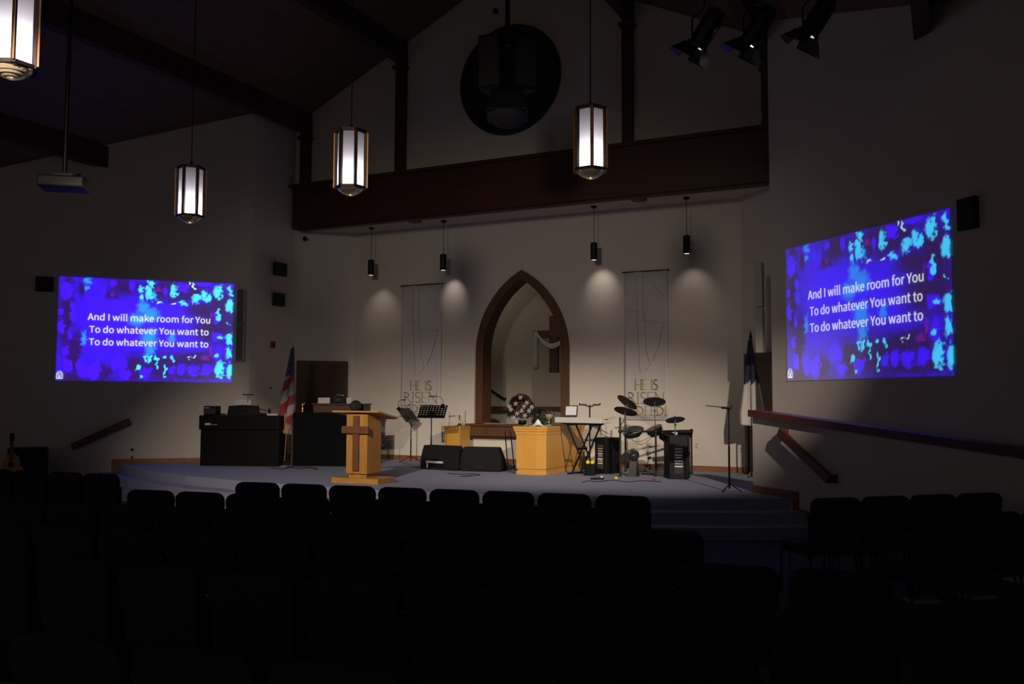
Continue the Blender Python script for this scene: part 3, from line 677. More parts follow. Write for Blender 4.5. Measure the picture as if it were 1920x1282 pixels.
# flowers
t = thing('flower_arrangement', 'round arrangement of white lilies and dark red flowers on the arch shelf', 'flowers', (-7.83,16.52,1.265))
MB().lathe([(.06,0),(.08,.02),(.09,.07),(.08,.08)], n=20).build('flower_bowl', BLACK, t, smooth=True)
def flower(mb, c, n_dir, r, npet, M0=None):
    z = Vector(n_dir).normalized(); x = z.orthogonal().normalized(); y = z.cross(x); c = Vector(c)
    for k in range(npet):
        a = 2*PI*k/npet+random.random()*.2; d = x*math.cos(a)+y*math.sin(a); s_ = z.cross(d)
        p = [c, c+d*r*.5+s_*r*.2+z*r*.15, c+d*r+z*r*.05, c+d*r*.5-s_*r*.2+z*r*.15]
        mb.add([tuple(v) for v in p], [(0,1,2,3)])
rnd = random.Random(5); lv = MB(); rd = MB()
for i in range(420):
    a = rnd.uniform(0,2*PI); e_ = rnd.uniform(-.15,1)*PI/2; d = Vector((math.cos(a)*math.cos(e_), math.sin(a)*math.cos(e_)*.6, math.sin(e_)))
    c = Vector((-.02,-.0,.24))+Vector((d.x*.31,d.y*.25,d.z*.34))*(rnd.uniform(.8,1)+.10*math.sin(a*3+e_*5)); 
    if c.z < .03: c.z = .03
    if c.y > .15: c.y = .15
    (flower(lv, c, d, .07, 4) if i%3 else flower(rd, c*1.0, d, .085, 6))
lv.build('foliage', GREEN, t); rd.build('red_flowers', DRED, t)
for (px_,py_) in ((967,757),(983,762),(958,768),(988,755),(976,745),(992,770),(970,775),(984,779),(963,783),(955,762),(997,763),(978,770),(968,790)):
    c = ony(px_,py_,16.33)-Vector((-7.83,16.52,1.265)); f = MB(); flower(f, c, (rnd.uniform(-.3,.6),-1,rnd.uniform(0,.5)), .058, 6); flower(f, c+Vector((0,-.01,0)), (.3,-1,.2), .03, 5); f.build('white_lily', LILY, t)
t = thing('potted_leaves', 'low dark green leafy plant on the shelf right of the flowers', 'plant', (-7.31,16.53,1.265))
MB().lathe([(.05,0),(.07,.08)], n=14).build('plant_pot', GREEN, t); m = MB()
for i in range(40): flower(m, (rnd.uniform(-.14,.14),rnd.uniform(-.08,.08),rnd.uniform(.08,.24)), (rnd.uniform(-1,1),-1,rnd.uniform(0,1)), .09, 3)
m.build('leaves', GREEN, t)

# ------------------------------------------------------------------ altar with chalice and napkin
ax0, ax1, ay0, ay1, az = -6.95, -6.43, 14.42, 16.28, 1.29
def octa(d, x0=ax0, x1=ax1, y0=ay0, y1=ay1, c=.13):
    x0 -= d; x1 += d; y0 -= d; y1 += d
    return [(x0,y0),(x1-c,y0),(x1,y0+c),(x1,y1),(x0,y1)]
t = thing('communion_altar', 'honey coloured wooden altar table with moulded top and plinth, centre of stage', 'altar')
MB().prism(octa(0), ST+.10, az-.14).build('altar_body', ALTAR, t)
m = MB(); m.prism(octa(.045), az-.04, az); m.prism(octa(.03), az-.085, az-.04); m.prism(octa(.012), az-.14, az-.085); m.build('altar_top', ALTAR, t)
m = MB(); m.prism(octa(-.02), ST+.06, ST+.10); m.prism(octa(.0), ST, ST+.06); m.build('plinth', ALTAR, t)
p = ony(1026,795,15.1)
t = thing('chalice', 'brass and pottery chalice standing on the altar top', 'chalice', (-6.62,15.1,az))
MB().lathe([(.05,0),(.05,.012),(.018,.03),(.014,.10),(.03,.12)], n=20).build('stem', BRASS, t, smooth=True)
MB().lathe([(.03,.115),(.065,.15),(.075,.21),(.07,.21),(.055,.15),(.01,.13)], n=20).build('cup', mat('tan_pottery', (.30,.2,.12), .5), t, smooth=True)
m = MB(); m.grid(lambda u,v: (-.2+.4*u, -.2+.34*v, .012+.10*math.exp(-((u-.5)**2+(v-.5)**2)*38)+.012*math.sin(u*11+v*5)), 24, 24)
o = tag(m.build('napkin', mat('white_linen', (.8,.78,.75), .8), None, smooth=True, solid=.004), 'white napkin bunched to a peak on the front of the altar top', 'napkin'); o.location = (-6.68,14.78,az)
t = thing('standing_book', 'small dark green book standing on the shelf beside the leaves', 'book', (-7.12,16.5,1.265), .2)
MB().box(-.05,.05,-.012,.012,0,.15).build('book_cover', mat('green_book_cloth', (.05,.08,.06), .7), t); MB().box(-.045,.052,-.008,.008,.004,.146).build('pages', WHITE, t)

# pedestal + candlestick
t = thing('wooden_pedestal', 'golden wooden pedestal behind the left stage monitor', 'pedestal', (-9.15,16.21,ST))
MB().box(-.18,.18,-.21,.21,0,.74).build('pedestal_body', ALTAR, t); m = MB(); m.box(-.2,.2,-.23,.23,.74,.765); m.box(-.19,.19,-.22,.22,.71,.74); m.build('pedestal_top', ALTAR, t)
t = thing('candlestick', 'brass candlestick with a thin pale candle on the pedestal', 'candlestick', (-9.1,16.2,ST+.765))
MB().lathe([(.07,0),(.06,.012),(.02,.05),(.011,.07),(.011,.20),(.022,.21),(.014,.225)], n=16).build('stick', BRASS, t, smooth=True)
MB().tube([(0,0,.22),(0,0,.42)], .011, 10).build('candle', WPLAS, t)

# ------------------------------------------------------------------ lectern
t = thing('lectern', 'oak lectern with a brown cross on its front and a slanted reading top', 'lectern', (-8.37,11.84,ST), math.radians(3))
MB().box(-.42,.42,-.26,.26,0,.085).build('base_slab', OAKX, t, bevel=.004); MB().box(-.16,.16,-.17,.17,.085,.15).build('plinth', OAK, t)
MB().box(-.19,.19,-.21,.20,.15,1.07).build('lectern_body', OAK, t, bevel=.003)
m = MB(); m.add([(-.42,-.27,1.10),(.42,-.27,1.10),(.42,.30,1.00),(-.42,.30,1.00),(-.42,-.27,1.125),(.42,-.27,1.125),(.42,.30,1.025),(-.42,.30,1.025)],[(0,3,2,1),(4,5,6,7),(0,1,5,4),(1,2,6,5),(2,3,7,6),(3,0,4,7)])
m.box(-.42,.42,.30,.315,.99,1.045); m.build('reading_top', OAKX, t)
m = MB(); m.box(-.19,.19,-.2,.2,1.07,1.095); m.build('top_support', BLACK, t)
m = MB(); m.box(-.052,.052,-.25,-.21,.20,1.045); m.box(-.24,.24,-.275,-.235,.775,.885); m.build('front_cross', CROSSW, t, bevel=.003)

# ------------------------------------------------------------------ piano left, black cabinet and what stands on them
t = thing('digital_piano', 'black digital piano seen from behind at the left end of the stage', 'piano', (-13.26,13.23,ST), math.radians(19.3))
MB().box(0.02,1.61,.05,.50,0.0,.70).build('lower_case', BLACKSAT, t, bevel=.006); MB().box(0,1.63,0,.55,.70,.98).build('upper_case', BLACKSAT, t, bevel=.015)
m = MB(); m.box(.13,.24,-.006,0,.79,.83)
for k in range(7): m.box(.25+.02*k,.262+.02*k,-.005,0,.795,.805)
m.build('maker_mark', WHITE, t)
MB().xz([(.52,.98),(1.18,.98),(1.15,1.17),(.84,1.185),(.55,1.165)], .12,.16).build('music_desk', BLACK, t)
Mp = Matrix.Translation((-13.26,13.23,ST)) @ Matrix.Rotation(math.radians(19.3),4,'Z')
def onp(x,y,z): return tuple(Mp @ Vector((x,y,z)))
RZP = math.radians(19.3)
t = thing('desk_lamp', 'thin black music lamp with a flat T shaped head over the left piano', 'lamp', onp(.88,.26,.98), RZP)
m = MB(); m.lathe([(.05,0),(.05,.02),(.01,.03)], n=14); m.build('lamp_base', BLACKM, t); MB().tube([(0,0,.02),(0,0,.4)], .006, 6).build('lamp_stem', BLACKM, t); MB().box(-.11,.11,-.03,.03,.395,.415).build('lamp_head', BLACKM, t)
o = tag(MB().box(-.16,.16,-.003,.003,0,.31, Matrix.Rotation(-.2,4,'X')).build('sheet_music', WHITE), 'pale open music sheet standing behind the piano music desk', 'paper'); o.location = onp(.78,.21,.98); o.rotation_euler = (0,0,RZP)
t = thing('small_amplifier', 'small black box with rounded corners on the left end of the piano', 'amplifier', onp(.14,.28,.98), RZP)
MB().box(-.13,.13,-.12,.12,0,.18).build('amplifier_case', BLACK, t, bevel=.02); MB().box(-.11,.11,-.128,-.12,.02,.13).build('amplifier_grille', GRILLE, t); MB().box(-.1,.0,-.129,-.12,.14,.15).build('control_strip', SILVER, t)
o = tag(MB().box(-.19,.19,-.12,.12,0,.035).build('paper_stack', WHITE), 'stack of white papers on the right end of the piano', 'papers'); o.location = onp(1.32,.34,.98); o.rotation_euler = (0,0,RZP)
o = tag(MB().box(-.09,.09,-.05,.05,0,.05).build('black_pouch', BLACK, bevel=.01), 'small black pouch in front of the white papers on the piano', 'pouch'); o.location = onp(1.22,.10,.98); o.rotation_euler = (0,0,RZP)
# black partition cabinet
t = thing('black_cabinet', 'wide black cabinet behind the lectern', 'cabinet', (-11.67,14.12,ST), math.radians(18))
MB().box(0,1.55,0,.30,0,1.04).build('cabinet_body', CAB, t, bevel=.01); MB().box(-.035,0,.0,.32,0,1.05).build('side_panel', DOORW, t)
Mc = Matrix.Translation((-11.67,14.12,ST)) @ Matrix.Rotation(math.radians(18),4,'Z')
def onc(x,y,z): return tuple(Mc @ Vector((x,y,z)))
RC = math.radians(18)
t = thing('upright_piano', 'dark brown upright piano showing its top above the black cabinet', 'piano', onc(.26,.36,0), RC)
MB().box(0,1.05,0,.5,0,1.19).build('piano_case', DOORW, t, bevel=.02); MB().box(-.02,1.07,-.02,.52,1.19,1.22).build('piano_lid', DOORW, t, bevel=.006)
pz = 1.22
o = tag(MB().box(-.125,.125,-.003,.003,0,.115).build('paper_sheet', WHITE), 'white sheet of paper standing left of the black radio', 'paper'); o.location = onc(.47,.42,pz); o.rotation_euler = (0,0,RC)
o = tag(MB().box(-.05,.05,-.003,.003,0,.115).build('paper_sheet', WHITE), 'narrow white sheet of paper standing right of the black radio', 'paper'); o.location = onc(.99,.42,pz); o.rotation_euler = (0,0,RC)
t = thing('black_radio', 'black radio with a silver handle on top of the brown piano', 'radio', onc(.75,.55,pz), RC)
MB().box(-.14,.14,-.08,.08,0,.15).build('radio_case', BLACK, t, bevel=.015); MB().tube([(-.08,0,.15),(-.07,0,.165),(.07,0,.165),(.08,0,.15)], .007, 6).build('handle', CHROME, t); MB().box(-.04,.04,-.086,-.08,.04,.10).build('display', DGREY, t)
t = thing('desk_fan', 'round black desk fan beside the brown piano above the lectern', 'fan', onc(1.22,.15,1.04), RC)
MB().lathe([(.06,0),(.06,.015),(.02,.03)], n=16).build('fan_base', BLACK, t)
m = MB(); m.lathe([(.10,-.045),(.115,-.03),(.115,.03),(.10,.045)], n=24, M=Matrix.Translation((0,0,.13)) @ Matrix.Rotation(PI/2,4,'X') @ Matrix.Rotation(.3,4,'Y')); m.build('fan_housing', BLACK, t)
m = MB(); ring(m, .085, .006, (0,.13), -.055, 24); ring(m, .045, .005, (0,.13), -.055, 20); m.build('fan_guard', BLACKM, t)
t = thing('gold_figurine', 'small golden figurine at the left end of the black cabinet', 'figurine', onc(.13,.15,1.04), RC)
m = MB(); m.lathe([(.035,0),(.035,.02),(.014,.05),(.02,.09),(.012,.13),(.022,.16),(.008,.19)], n=12); m.tube([(0,0,.12),(.05,0,.2)], .008, 6); m.tube([(0,0,.12),(-.03,0,.17)], .008, 6); m.build('figure', BRASS, t, smooth=True)

# ------------------------------------------------------------------ flags
def flagcloth(name, label, base, tilt, ztop, zlen, width, colfn, mname, seed, pole_h, swing):
    t = thing(name, label, 'flag', base)
    lean = Vector((tilt[0],tilt[1],1)).normalized()
    m = MB(); m.lathe([(.16,0),(.16,.015),(.06,.04),(.025,.1)], n=24); m.build('flag_base', CHROME, t, smooth=False)
    MB().tube([(0,0,.05), lean*pole_h], .013, 8).build('flag_pole', BRASS if 'american' in name else BLACKM, t)
    tip = lean*pole_h; MB().lathe([(.012,0),(.03,.03),(.022,.07),(.004,.16)], (tip.x,tip.y,tip.z), 8).build('finial', BRASS if 'american' in name else BLACKM, t)
    NU, NV = 72, 60; vs = []; cols = []
    for j in range(NV+1):
        v = j/NV; z = ztop-zlen*v; c = lean*(z/lean.z); w_ = width(v)
        for i in range(NU+1):
            u = i/NU; ph = u*5*PI
            off_ = (u-.5)*w_+swing(v); y = .035*math.sin(ph+seed+v*.6)*min(1,.3+v)-.02
            zz = z - .06*u*v
            vs.append((c.x+off_*.93+.02*math.cos(ph+seed), c.y+off_*.36+y, zz)); cols.append((*colfn(u,v),1))
    m = MB(); m.add(vs, [(j*(NU+1)+i,j*(NU+1)+i+1,(j+1)*(NU+1)+i+1,(j+1)*(NU+1)+i) for j in range(NV) for i in range(NU)])
    mt = bpy.data.materials.new(mname); mt.use_nodes = True; nt = mt.node_tree; at = nt.nodes.new('ShaderNodeAttribute'); at.attribute_name = 'dye'
    nt.links.new(at.outputs['Color'], nt.nodes['Principled BSDF'].inputs['Base Color']); nt.nodes['Principled BSDF'].inputs['Roughness'].default_value = .7
    o = m.build('flag_cloth', mt, t, smooth=True, solid=.004)
    ca = o.data.color_attributes.new('dye', 'FLOAT_COLOR', 'POINT'); ca.data.foreach_set('color', np.array(cols, dtype=np.float32).reshape(-1))
    return t
NAVY = (.012,.016,.06); REDC = (.22,.012,.018); WHC = (.30,.25,.24)
def us(u, v):
    if v > .93+.05*math.sin(u*17): return (.35,.22,.06)
    if v < .33-.10*(u-.4):
        su = (u*14) % 1; sv = (v*26) % 1
        if abs(su-.5) < .17 and abs(sv-.5) < .2 and (int(u*14)+int(v*26)) % 2 == 0: return (.3,.3,.34)
        return NAVY
    k = v*9.0 + u*3.2*(1-v) + (u-.5)*6*max(0,v-.55)*1.5
    return REDC if int(k) % 2 == 0 else WHC
b = onz(533,873,ST)
flagcloth('american_flag', 'American flag hanging on a pole between the piano and the black cabinet', tuple(b), (.045,.02), 2.32, 1.66, lambda v: .05+.30*min(1,v*1.7)*(1-.5*max(0,v-.75)/.25), us, 'american_flag_dye', .4, 2.28, lambda v: .02-.05*v)
b = ony(1409,770,15.75); b.z = ST
def ch(u, v):
    if v < .46+.06*abs(math.sin(u*9)):
        return (.09,.012,.03) if u > .72 and .12 < v < .4 else (.012,.012,.055)
    return (.55,.5,.48)
flagcloth('christian_flag', 'blue topped white Christian flag on a pole at the right end of the stage', tuple(b), (0,.0), 2.35, 1.45, lambda v: .05+.42*min(1,v*1.15), ch, 'christian_flag_dye', 1.2, 2.35, lambda v: .03*v)

# ------------------------------------------------------------------ music stands
def mstand(base, h, rz, tilt, label, lamp, grp='music stands beside the left banner', lr=.27):
    t = thing('music_stand', label, 'music stand', base, rz, grp)
    MB().tube([(0,0,.05),(0,0,h)], .011, 8).build('pole', BLACKM, t); MB().tube([(0,0,.05),(0,0,h*.55)], .015, 8).build('lower_tube', BLACKM, t)
    for k in range(3):
        a = 2*PI*k/3+.5; MB().tube([(0,0,.12),(lr*.45*math.cos(a),lr*.45*math.sin(a),.07),(lr*math.cos(a),lr*math.sin(a),.008)], .009, 6).build('leg', BLACKM, t)
    M = Matrix.Translation((0,0,h)) @ Matrix.Rotation(tilt,4,'X')
    m = MB(); W, H = .50, .34; nx, nz = 9, 6     # perforated desk
    for i in range(nx+1): x = -W/2+W*i/nx; m.box(x-.014,x+.014,-.004,.004,-.04,H-.04, M)
    for j in range(nz+1): z = -.04+H*j/nz; m.box(-W/2-.014,W/2+.014,-.004,.004,z-.014,z+.014, M)
    m.box(-W/2,W/2,-.055,.0,-.05,-.04, M); m.box(-.06,.06,-.012,.02,-.03,.10, M)
    m.build('desk', BLACKM, t)
    if lamp:
        lx = lamp; m = MB(); m.box(lx-.025,lx+.025,-.03,.02,H-.07,H-.01, M); P0 = M @ Vector((lx,0,H-.02)); d = -1 if lx > 0 else 1
        pts = [P0+Vector((0,0,0)), P0+Vector((.0,0,.08)), P0+Vector((d*.03,0,.14)), P0+Vector((d*.09,0,.165)), P0+Vector((d*.15,0,.17))]
        m.tube(pts, .005, 6); m.build('lamp_neck', BLACKM, t); e_ = pts[-1]; MB().box(min(e_.x,e_.x+d*.13),max(e_.x,e_.x+d*.13),e_.y-.02,e_.y+.02,e_.z-.012,e_.z+.012).build('lamp_head', BLACKM, t)
    return t
b = onz(770,866,ST); mstand(tuple(b), .88, math.radians(92), math.radians(-40), 'black music stand with a clip lamp, left of the pair and turned side on', -.18)
b = onz(808,878,ST); mstand(tuple(b), .99, math.radians(18), math.radians(-50), 'black music stand with a perforated desk and clip lamp, right of the pair', .17)
t = mstand((-2.92,13.10,ST), 1.20, math.radians(100), math.radians(-84), 'black music stand with its desk folded flat, in front of the ramp wall', None, None, .17)

# ------------------------------------------------------------------ floor monitors
def wedge(a, b, h, dep, label, strip):
    a = Vector(a); b = Vector(b); W = (b-a).length; rz = math.atan2(b.y-a.y, b.x-a.x)
    t = thing('floor_monitor', label, 'stage monitor', (a.x,a.y,ST), rz, 'wedge monitors on the stage floor')
    P = [(.03,0),(W-.03,0),(W,.06),(W-.015,h*.55),(W-.07,h),(.07,h),(.015,h*.55),(0,.06)]
    n = len(P); vs = [(x,.0+.02*z/h,z) for x,z in P]+[(x,dep*(1-.45*z/h),z) for x,z in P]
    MB().add(vs, [tuple(range(n)), tuple(range(2*n-1,n-1,-1))]+[(i+n,(i+1)%n+n,(i+1)%n,i) for i in range(n)]).build('cabinet', CHARC, t, bevel=.015)
    MB().box(W*.28,W*.66,-.012,.01,.045,.13).build('jack_recess', BLACK, t, bevel=.006)
    if strip: m = MB(); m.box(W*.2,W*.64,-.05,-.012,.125,.165); m.box(W*.2,W*.23,-.03,-.012,.03,.125); m.build('lit_edge_strip', WHITE, t, bevel=.008)  # light catching the jack plate edge, built as a white strip
    return t
wedge(onz(787,879,ST), onz(858,883,ST), .45, .42, 'dark wedge floor monitor with a lit edge painted white, left of the pair', True)
wedge(onz(861,883,ST), onz(940,885,ST), .44, .42, 'dark wedge floor monitor, right of the pair beside the altar', False)

# folded guitar stand left of the altar
b = onz(957,882,ST)
t = thing('guitar_stand', 'black folding guitar stand between the right monitor and the altar', 'stand', tuple(b), math.radians(26))
m = MB(); m.tube([(-.10,0,.70),(-.045,0,.02)], .011, 6); m.build('leg', BLACKM, t); m = MB(); m.tube([(.0,0,.70),(.075,0,.02)], .011, 6); m.build('leg', BLACKM, t)
m = MB(); m.tube([(-.10,0,.70),(-.08,0,.74),(-.05,0,.76),(-.02,0,.74),(0,0,.70)], .009, 6); m.build('neck_yoke', BLACKM, t)
m = MB(); m.tube([(-.2,.0,.01),(-.04,0,.13),(.1,0,.01)], .009, 6); m.tube([(-.065,0,.28),(-.065,-.12,.29)], .01, 6); m.tube([(.045,0,.28),(.045,-.12,.29)], .01, 6); m.tube([(-.05,0,.1),(-.05,.16,.01)], .009); m.build('body_arms', BLACKM, t)

# ------------------------------------------------------------------ keyboard on its X stand
kb = onz(1095,889,ST); KA = math.radians(-14)
t = thing('keyboard_stand', 'black double braced X keyboard stand right of the altar', 'stand', tuple(kb), KA)
for yy in (-.13,.13):
    for s_ in (-1,1):
        MB().tube([(s_*.25,yy+.02*s_,.86),(-s_*.18,yy+.02*s_,.02)], .016, 8).build('leg', BLACKM, t)
for s_ in (-1,1):
    MB().tube([(-s_*.18,-.24,.018),(-s_*.18,.24,.018)], .016, 8).build('foot_bar', BLACKM, t)
m = MB(); m.tube([(.25,-.17,.87),(.25,.17,.87)], .018, 8); m.tube([(-.25,-.17,.87),(-.25,.17,.87)], .018, 8)
m.tube([(-.33,-.15,.885),(.33,-.15,.885)], .016, 8); m.tube([(-.33,.13,.885),(.33,.13,.885)], .016, 8); m.build('top_bars', BLACKM, t)
MB().tube([(-.04,-.13,.45),(-.04,.13,.45)], .025, 8).build('pivot', BLACKM, t)
t = thing('keyboard', 'silver white electronic keyboard lying on the X stand', 'keyboard', (kb.x-.02,kb.y,ST+.903), KA)
L = .50
m = MB(); vs = []
for x in (-L,L):
    vs += [(x,-.17,0),(x,.17,0),(x,.17,.045),(x,.02,.055),(x,-.17,.10)]
m.add(vs, [(0,1,6,5),(1,2,7,6),(2,3,8,7),(3,4,9,8),(4,0,5,9),(0,4,3,2,1),(5,6,7,8,9)]); m.build('keyboard_case', SILVER, t, bevel=.008)
m = MB(); n = 36
for i in range(n): m.box(-L+.05+(2*L-.1)*i/n,-L+.05+(2*L-.1)*(i+.92)/n,.045,.165,.05,.062)
m.build('white_keys', WHITE, t); m = MB()
for i in range(n):
    if i%7 in (0,1,3,4,5): x = -L+.05+(2*L-.1)*(i+.96)/n; m.box(x-.007,x+.007,.045,.12,.062,.072)
m.build('black_keys', BLACK, t); MB().box(-.1,.3,-.10,.0,.068,.092,).build('control_panel', DGREY, t)
KM = Matrix.Translation((kb.x-.02,kb.y,ST+.903)) @ Matrix.Rotation(KA,4,'Z')
t = thing('laptop', 'open laptop with a pale screen on the left end of the keyboard', 'laptop', tuple(KM @ Vector((-.27,-.04,.10))), KA+.35)
MB().box(-.12,.12,-.10,.10,0,.012).build('laptop_base', DGREY, t, bevel=.003)
Ml = Matrix.Translation((0,.10,.012)) @ Matrix.Rotation(-.25,4,'X'); MB().box(-.12,.12,-.006,.006,0,.20, Ml).build('laptop_lid', DGREY, t, bevel=.003); MB().box(-.10,.10,-.0085,-.006,.02,.18, Ml).build('laptop_screen', glow('laptop_screen_light', (.5,.48,.5), .25), t)
b = onz(1106,884,ST)
t = thing('device_stand', 'black pole stand with two clamp arms rising behind the keyboard', 'stand', tuple(b), math.radians(26))
MB().tube([(0,0,.02),(0,0,1.22)], .013, 8).build('pole', BLACKM, t)
for k in range(3):
    a = 2*PI*k/3; MB().tube([(0,0,.13),(.24*math.cos(a),.24*math.sin(a),.01)], .009, 6).build('leg', BLACKM, t)
for s_ in (-1,1):
    m = MB(); m.tube([(0,0,1.18),(s_*.08,0,1.21),(s_*.19,0,1.235 if s_>0 else 1.23)], .011, 6); m.box(min(s_*.06,s_*.17),max(s_*.06,s_*.17),-.03,.03,1.205,1.235); m.tube([(s_*.19,-.03,1.25),(s_*.19,.03,1.21)], .008, 6); m.build('clamp_arm', BLACKM, t)
b = onz(1107,891,ST)
t = thing('foam_ball_bag', 'small black bag with two yellow foam balls under the keyboard', 'bag', tuple(b))
MB().box(-.09,.09,-.06,.06,0,.2).build('bag_body', BLACK, t, bevel=.02)
for x in (-.045,.04): MB().ball((x,-.01,.225), .037).build('foam_ball', YELL, t, smooth=True)
m = MB(); m.box(-.05,.05,-.014,.014,0,.03)
# ------------------------------------------------------------------ PA speakers
def pa(loc, rz, w_, d, h, label, grp=None):
    t = thing('pa_speaker', label, 'loudspeaker', loc, rz)
    P = [(-w_/2*.72,-d/2),(w_/2*.72,-d/2),(w_/2,d/2-.05),(w_/2,d/2),(-w_/2,d/2),(-w_/2,d/2-.05)]
    MB().prism(P, 0, h).build('cabinet', BLACK, t, bevel=.015)
    MB().box(-w_/2*.9,w_/2*.9,d/2,d/2+.012,.03,h-.03).build('front_grille', GRILLE, t)
    y = -d/2
    m = MB(); m.box(-w_*.17,w_*.17,y-.005,y,.13*h,.80*h); m.build('rear_panel', DGREY, t)
    m = MB()
    for k, (zz, ww, hh) in enumerate(((.70,.20,.006),(.63,.18,.008),(.56,.20,.014),(.50,.16,.01),(.42,.22,.02),(.36,.2,.012),(.30,.21,.016))): m.box(-w_*ww*.7,w_*ww*.7,y-.008,y-.005,zz*h-hh,zz*h+hh*.3)
    m.build('control_markings', SILVER, t)
    m = MB(); m.box(-w_/2*.88,-w_/2*.82,-d*.15,d*.15,h*.5,h*.62); m.box(w_/2*.82,w_/2*.90,-d*.15,d*.15,h*.5,h*.62); m.build('side_handle', BLACKM, t)
    return t
b = onz(1132,888,ST); pa((b.x,b.y+.15,ST), -.30, .36, .36, .64, 'black PA speaker standing between the keyboard stand and the drum kit')
b = onz(1265,898,ST); pa((b.x,b.y+.2,ST), math.radians(20), .44, .40, .72, 'large black PA speaker with rear controls in front of the drum kit')

# ------------------------------------------------------------------ electronic drum kit
def P3(px_, py_, Y): return ony(px_, py_, Y)
t = thing('electronic_drum_kit', 'black electronic drum kit with four cymbals on a tubular rack, right of stage', 'drum kit', (-4.75,15.2,ST))
O = Vector((-4.75,15.2,ST))
def rel(v): return tuple(Vector(v)-O)
posts = [onz(1163,893,ST), onz(1173,884,ST), onz(1230,893,ST), onz(1297,889,ST)]
tops = [ony(1163,782,posts[0].y).z, ony(1173,782,posts[1].y).z, ony(1230,800,posts[2].y).z, ony(1297,806,posts[3].y).z]
for p, z in zip(posts, tops): 
    m = MB(); m.tube([rel(p), rel((p.x,p.y,z))], .019, 8); m.lathe([(.028,0),(.028,.03)], rel(p), 8); m.build('rack_post', STEEL, t)
rz_ = 1.22
m = MB()
for a_, b_ in ((0,2),(2,3),(0,1)):
    A = posts[a_].copy(); B = posts[b_].copy(); A.z = B.z = rz_; m.tube([rel(A), rel(B)], .019, 8)
for p in posts: q_ = p.copy(); q_.z = rz_; m.ball(rel(q_), .035)
m.build('rack_tube', STEEL, t)
CYM = mat('black_rubber_cymbal', (.02,.018,.017), .45)
def cym(px_, py_, Y, r, nx, ny, base_i, nut=False):
    c = P3(px_,py_,Y); n = Vector((nx,ny,1)).normalized(); M = Matrix.Translation(rel(c)) @ n.to_track_quat('Z','Y').to_matrix().to_4x4()
    o = MB().lathe([(r,-.004),(r,.002),(r*.35,.014),(r*.2,.03),(.02,.034)], n=28, M=M).build('cymbal', CYM, t, smooth=False)
    b_ = posts[base_i]; m = MB(); m.tube([rel((b_.x,b_.y,tops[base_i]-.15)), rel((c.x+(b_.x-c.x)*.25,c.y+(b_.y-c.y)*.25,c.z-.16)), rel(c), tuple(Vector(rel(c))+n*.05)], .009, 6); m.ball(rel((c.x+(b_.x-c.x)*.25,c.y+(b_.y-c.y)*.25,c.z-.16)), .022); m.build('cymbal_arm', CHROME, t)
cym(1176,754,15.2,.20,.50,.62,1); cym(1173,771,15.05,.205,.12,.42,0); cym(1227,753,15.25,.195,-.12,.42,2); 
c = P3(1266,787,15.2); M = Matrix.Translation(rel(c)) @ Vector((-.22,.30,1)).normalized().to_track_quat('Z','Y').to_matrix().to_4x4()
m = MB(); m.lathe([(.165,-.004),(.165,.002),(.06,.012),(.03,.03),(.01,.034)], n=28, M=M); m.lathe([(.014,.03),(.014,.07)], n=8, M=M); m.build('cymbal', CYM, t)
m = MB(); m.tube([rel(c), rel((c.x,c.y,c.z-.32))], .011, 8); m.lathe([(.02,0),(.025,.03)], rel((c.x,c.y,c.z-.1)), 8); m.build('cymbal_arm', CHROME, t)
PADT = mat('drum_mesh_head', (.02,.02,.022), .4); RIM = mat('dark_chrome_rim', (.10,.105,.11), .25, 1)
def pad(px_, py_, Y, r, h, nx, ny):
    c = P3(px_,py_,Y); n = Vector((nx,ny,1)).normalized(); M = Matrix.Translation(rel(c)) @ n.to_track_quat('Z','Y').to_matrix().to_4x4()
    o = MB().lathe([(r*.8,-h),(r*.98,-h*.4),(r,0)], n=26, M=M).build('drum_pad', BLACKM, t, smooth=False)
    m = MB(); m.lathe([(r,-.012),(r+.012,-.012),(r+.012,.01),(r,.01)], n=26, M=M); 
    for k in range(6): a = PI/3*k; m.tube([(r*1.02*math.cos(a),r*1.02*math.sin(a),0),(r*1.0*math.cos(a),r*1.0*math.sin(a),-h*.7)], .006, 6, M)
    m.build('drum_rim', RIM, o); MB().lathe([(r*.97,.002),(r*.97,.004)], n=26, M=M).build('drum_head', PADT, o)
pad(1192,804,15.25,.13,.09,.1,-.3); pad(1186,811,14.95,.15,.07,-.1,-.25); pad(1226,803,15.25,.135,.12,-.35,-.35); pad(1251,818,15.1,.13,.05,.1,-.5)
c = P3(1285,813,15.35); M = Matrix.Translation(rel(c)) @ Matrix.Rotation(.4,4,'Z') @ Matrix.Rotation(-.6,4,'X')
MB().box(-.13,.12,-.09,.09,-.025,.025, M).build('drum_module', BLACK, t, bevel=.01); MB().box(-.05,.05,-.04,.06,.025,.028, M).build('module_display', DGREY, t)
c = P3(1188,853,14.95); M = Matrix.Translation(rel(c)) @ Matrix.Rotation(.45,4,'Z') @ Matrix.Rotation(PI/2,4,'X')
MB().lathe([(.085,-.05),(.095,0),(.095,.03),(.08,.035)], n=26, M=M).build('kick_pad', BLACKM, t)
MB().add([rel((c.x-.05,c.y,c.z-.06)),rel((c.x+.05,c.y+.02,c.z-.06)),rel((c.x+.05,c.y-.02,ST)),rel((c.x-.10,c.y-.05,ST)),rel((c.x-.05,c.y+.05,c.z-.06)),rel((c.x+.05,c.y+.07,c.z-.06)),rel((c.x+.06,c.y+.14,ST)),rel((c.x-.10,c.y+.12,ST))],
     [(0,1,2,3),(7,6,5,4),(0,4,5,1),(1,5,6,2),(2,6,7,3),(3,7,4,0)]).build('kick_tower', BLACKM, t)
WM = mat('white_maker_mark', (.6,.6,.6), .5)
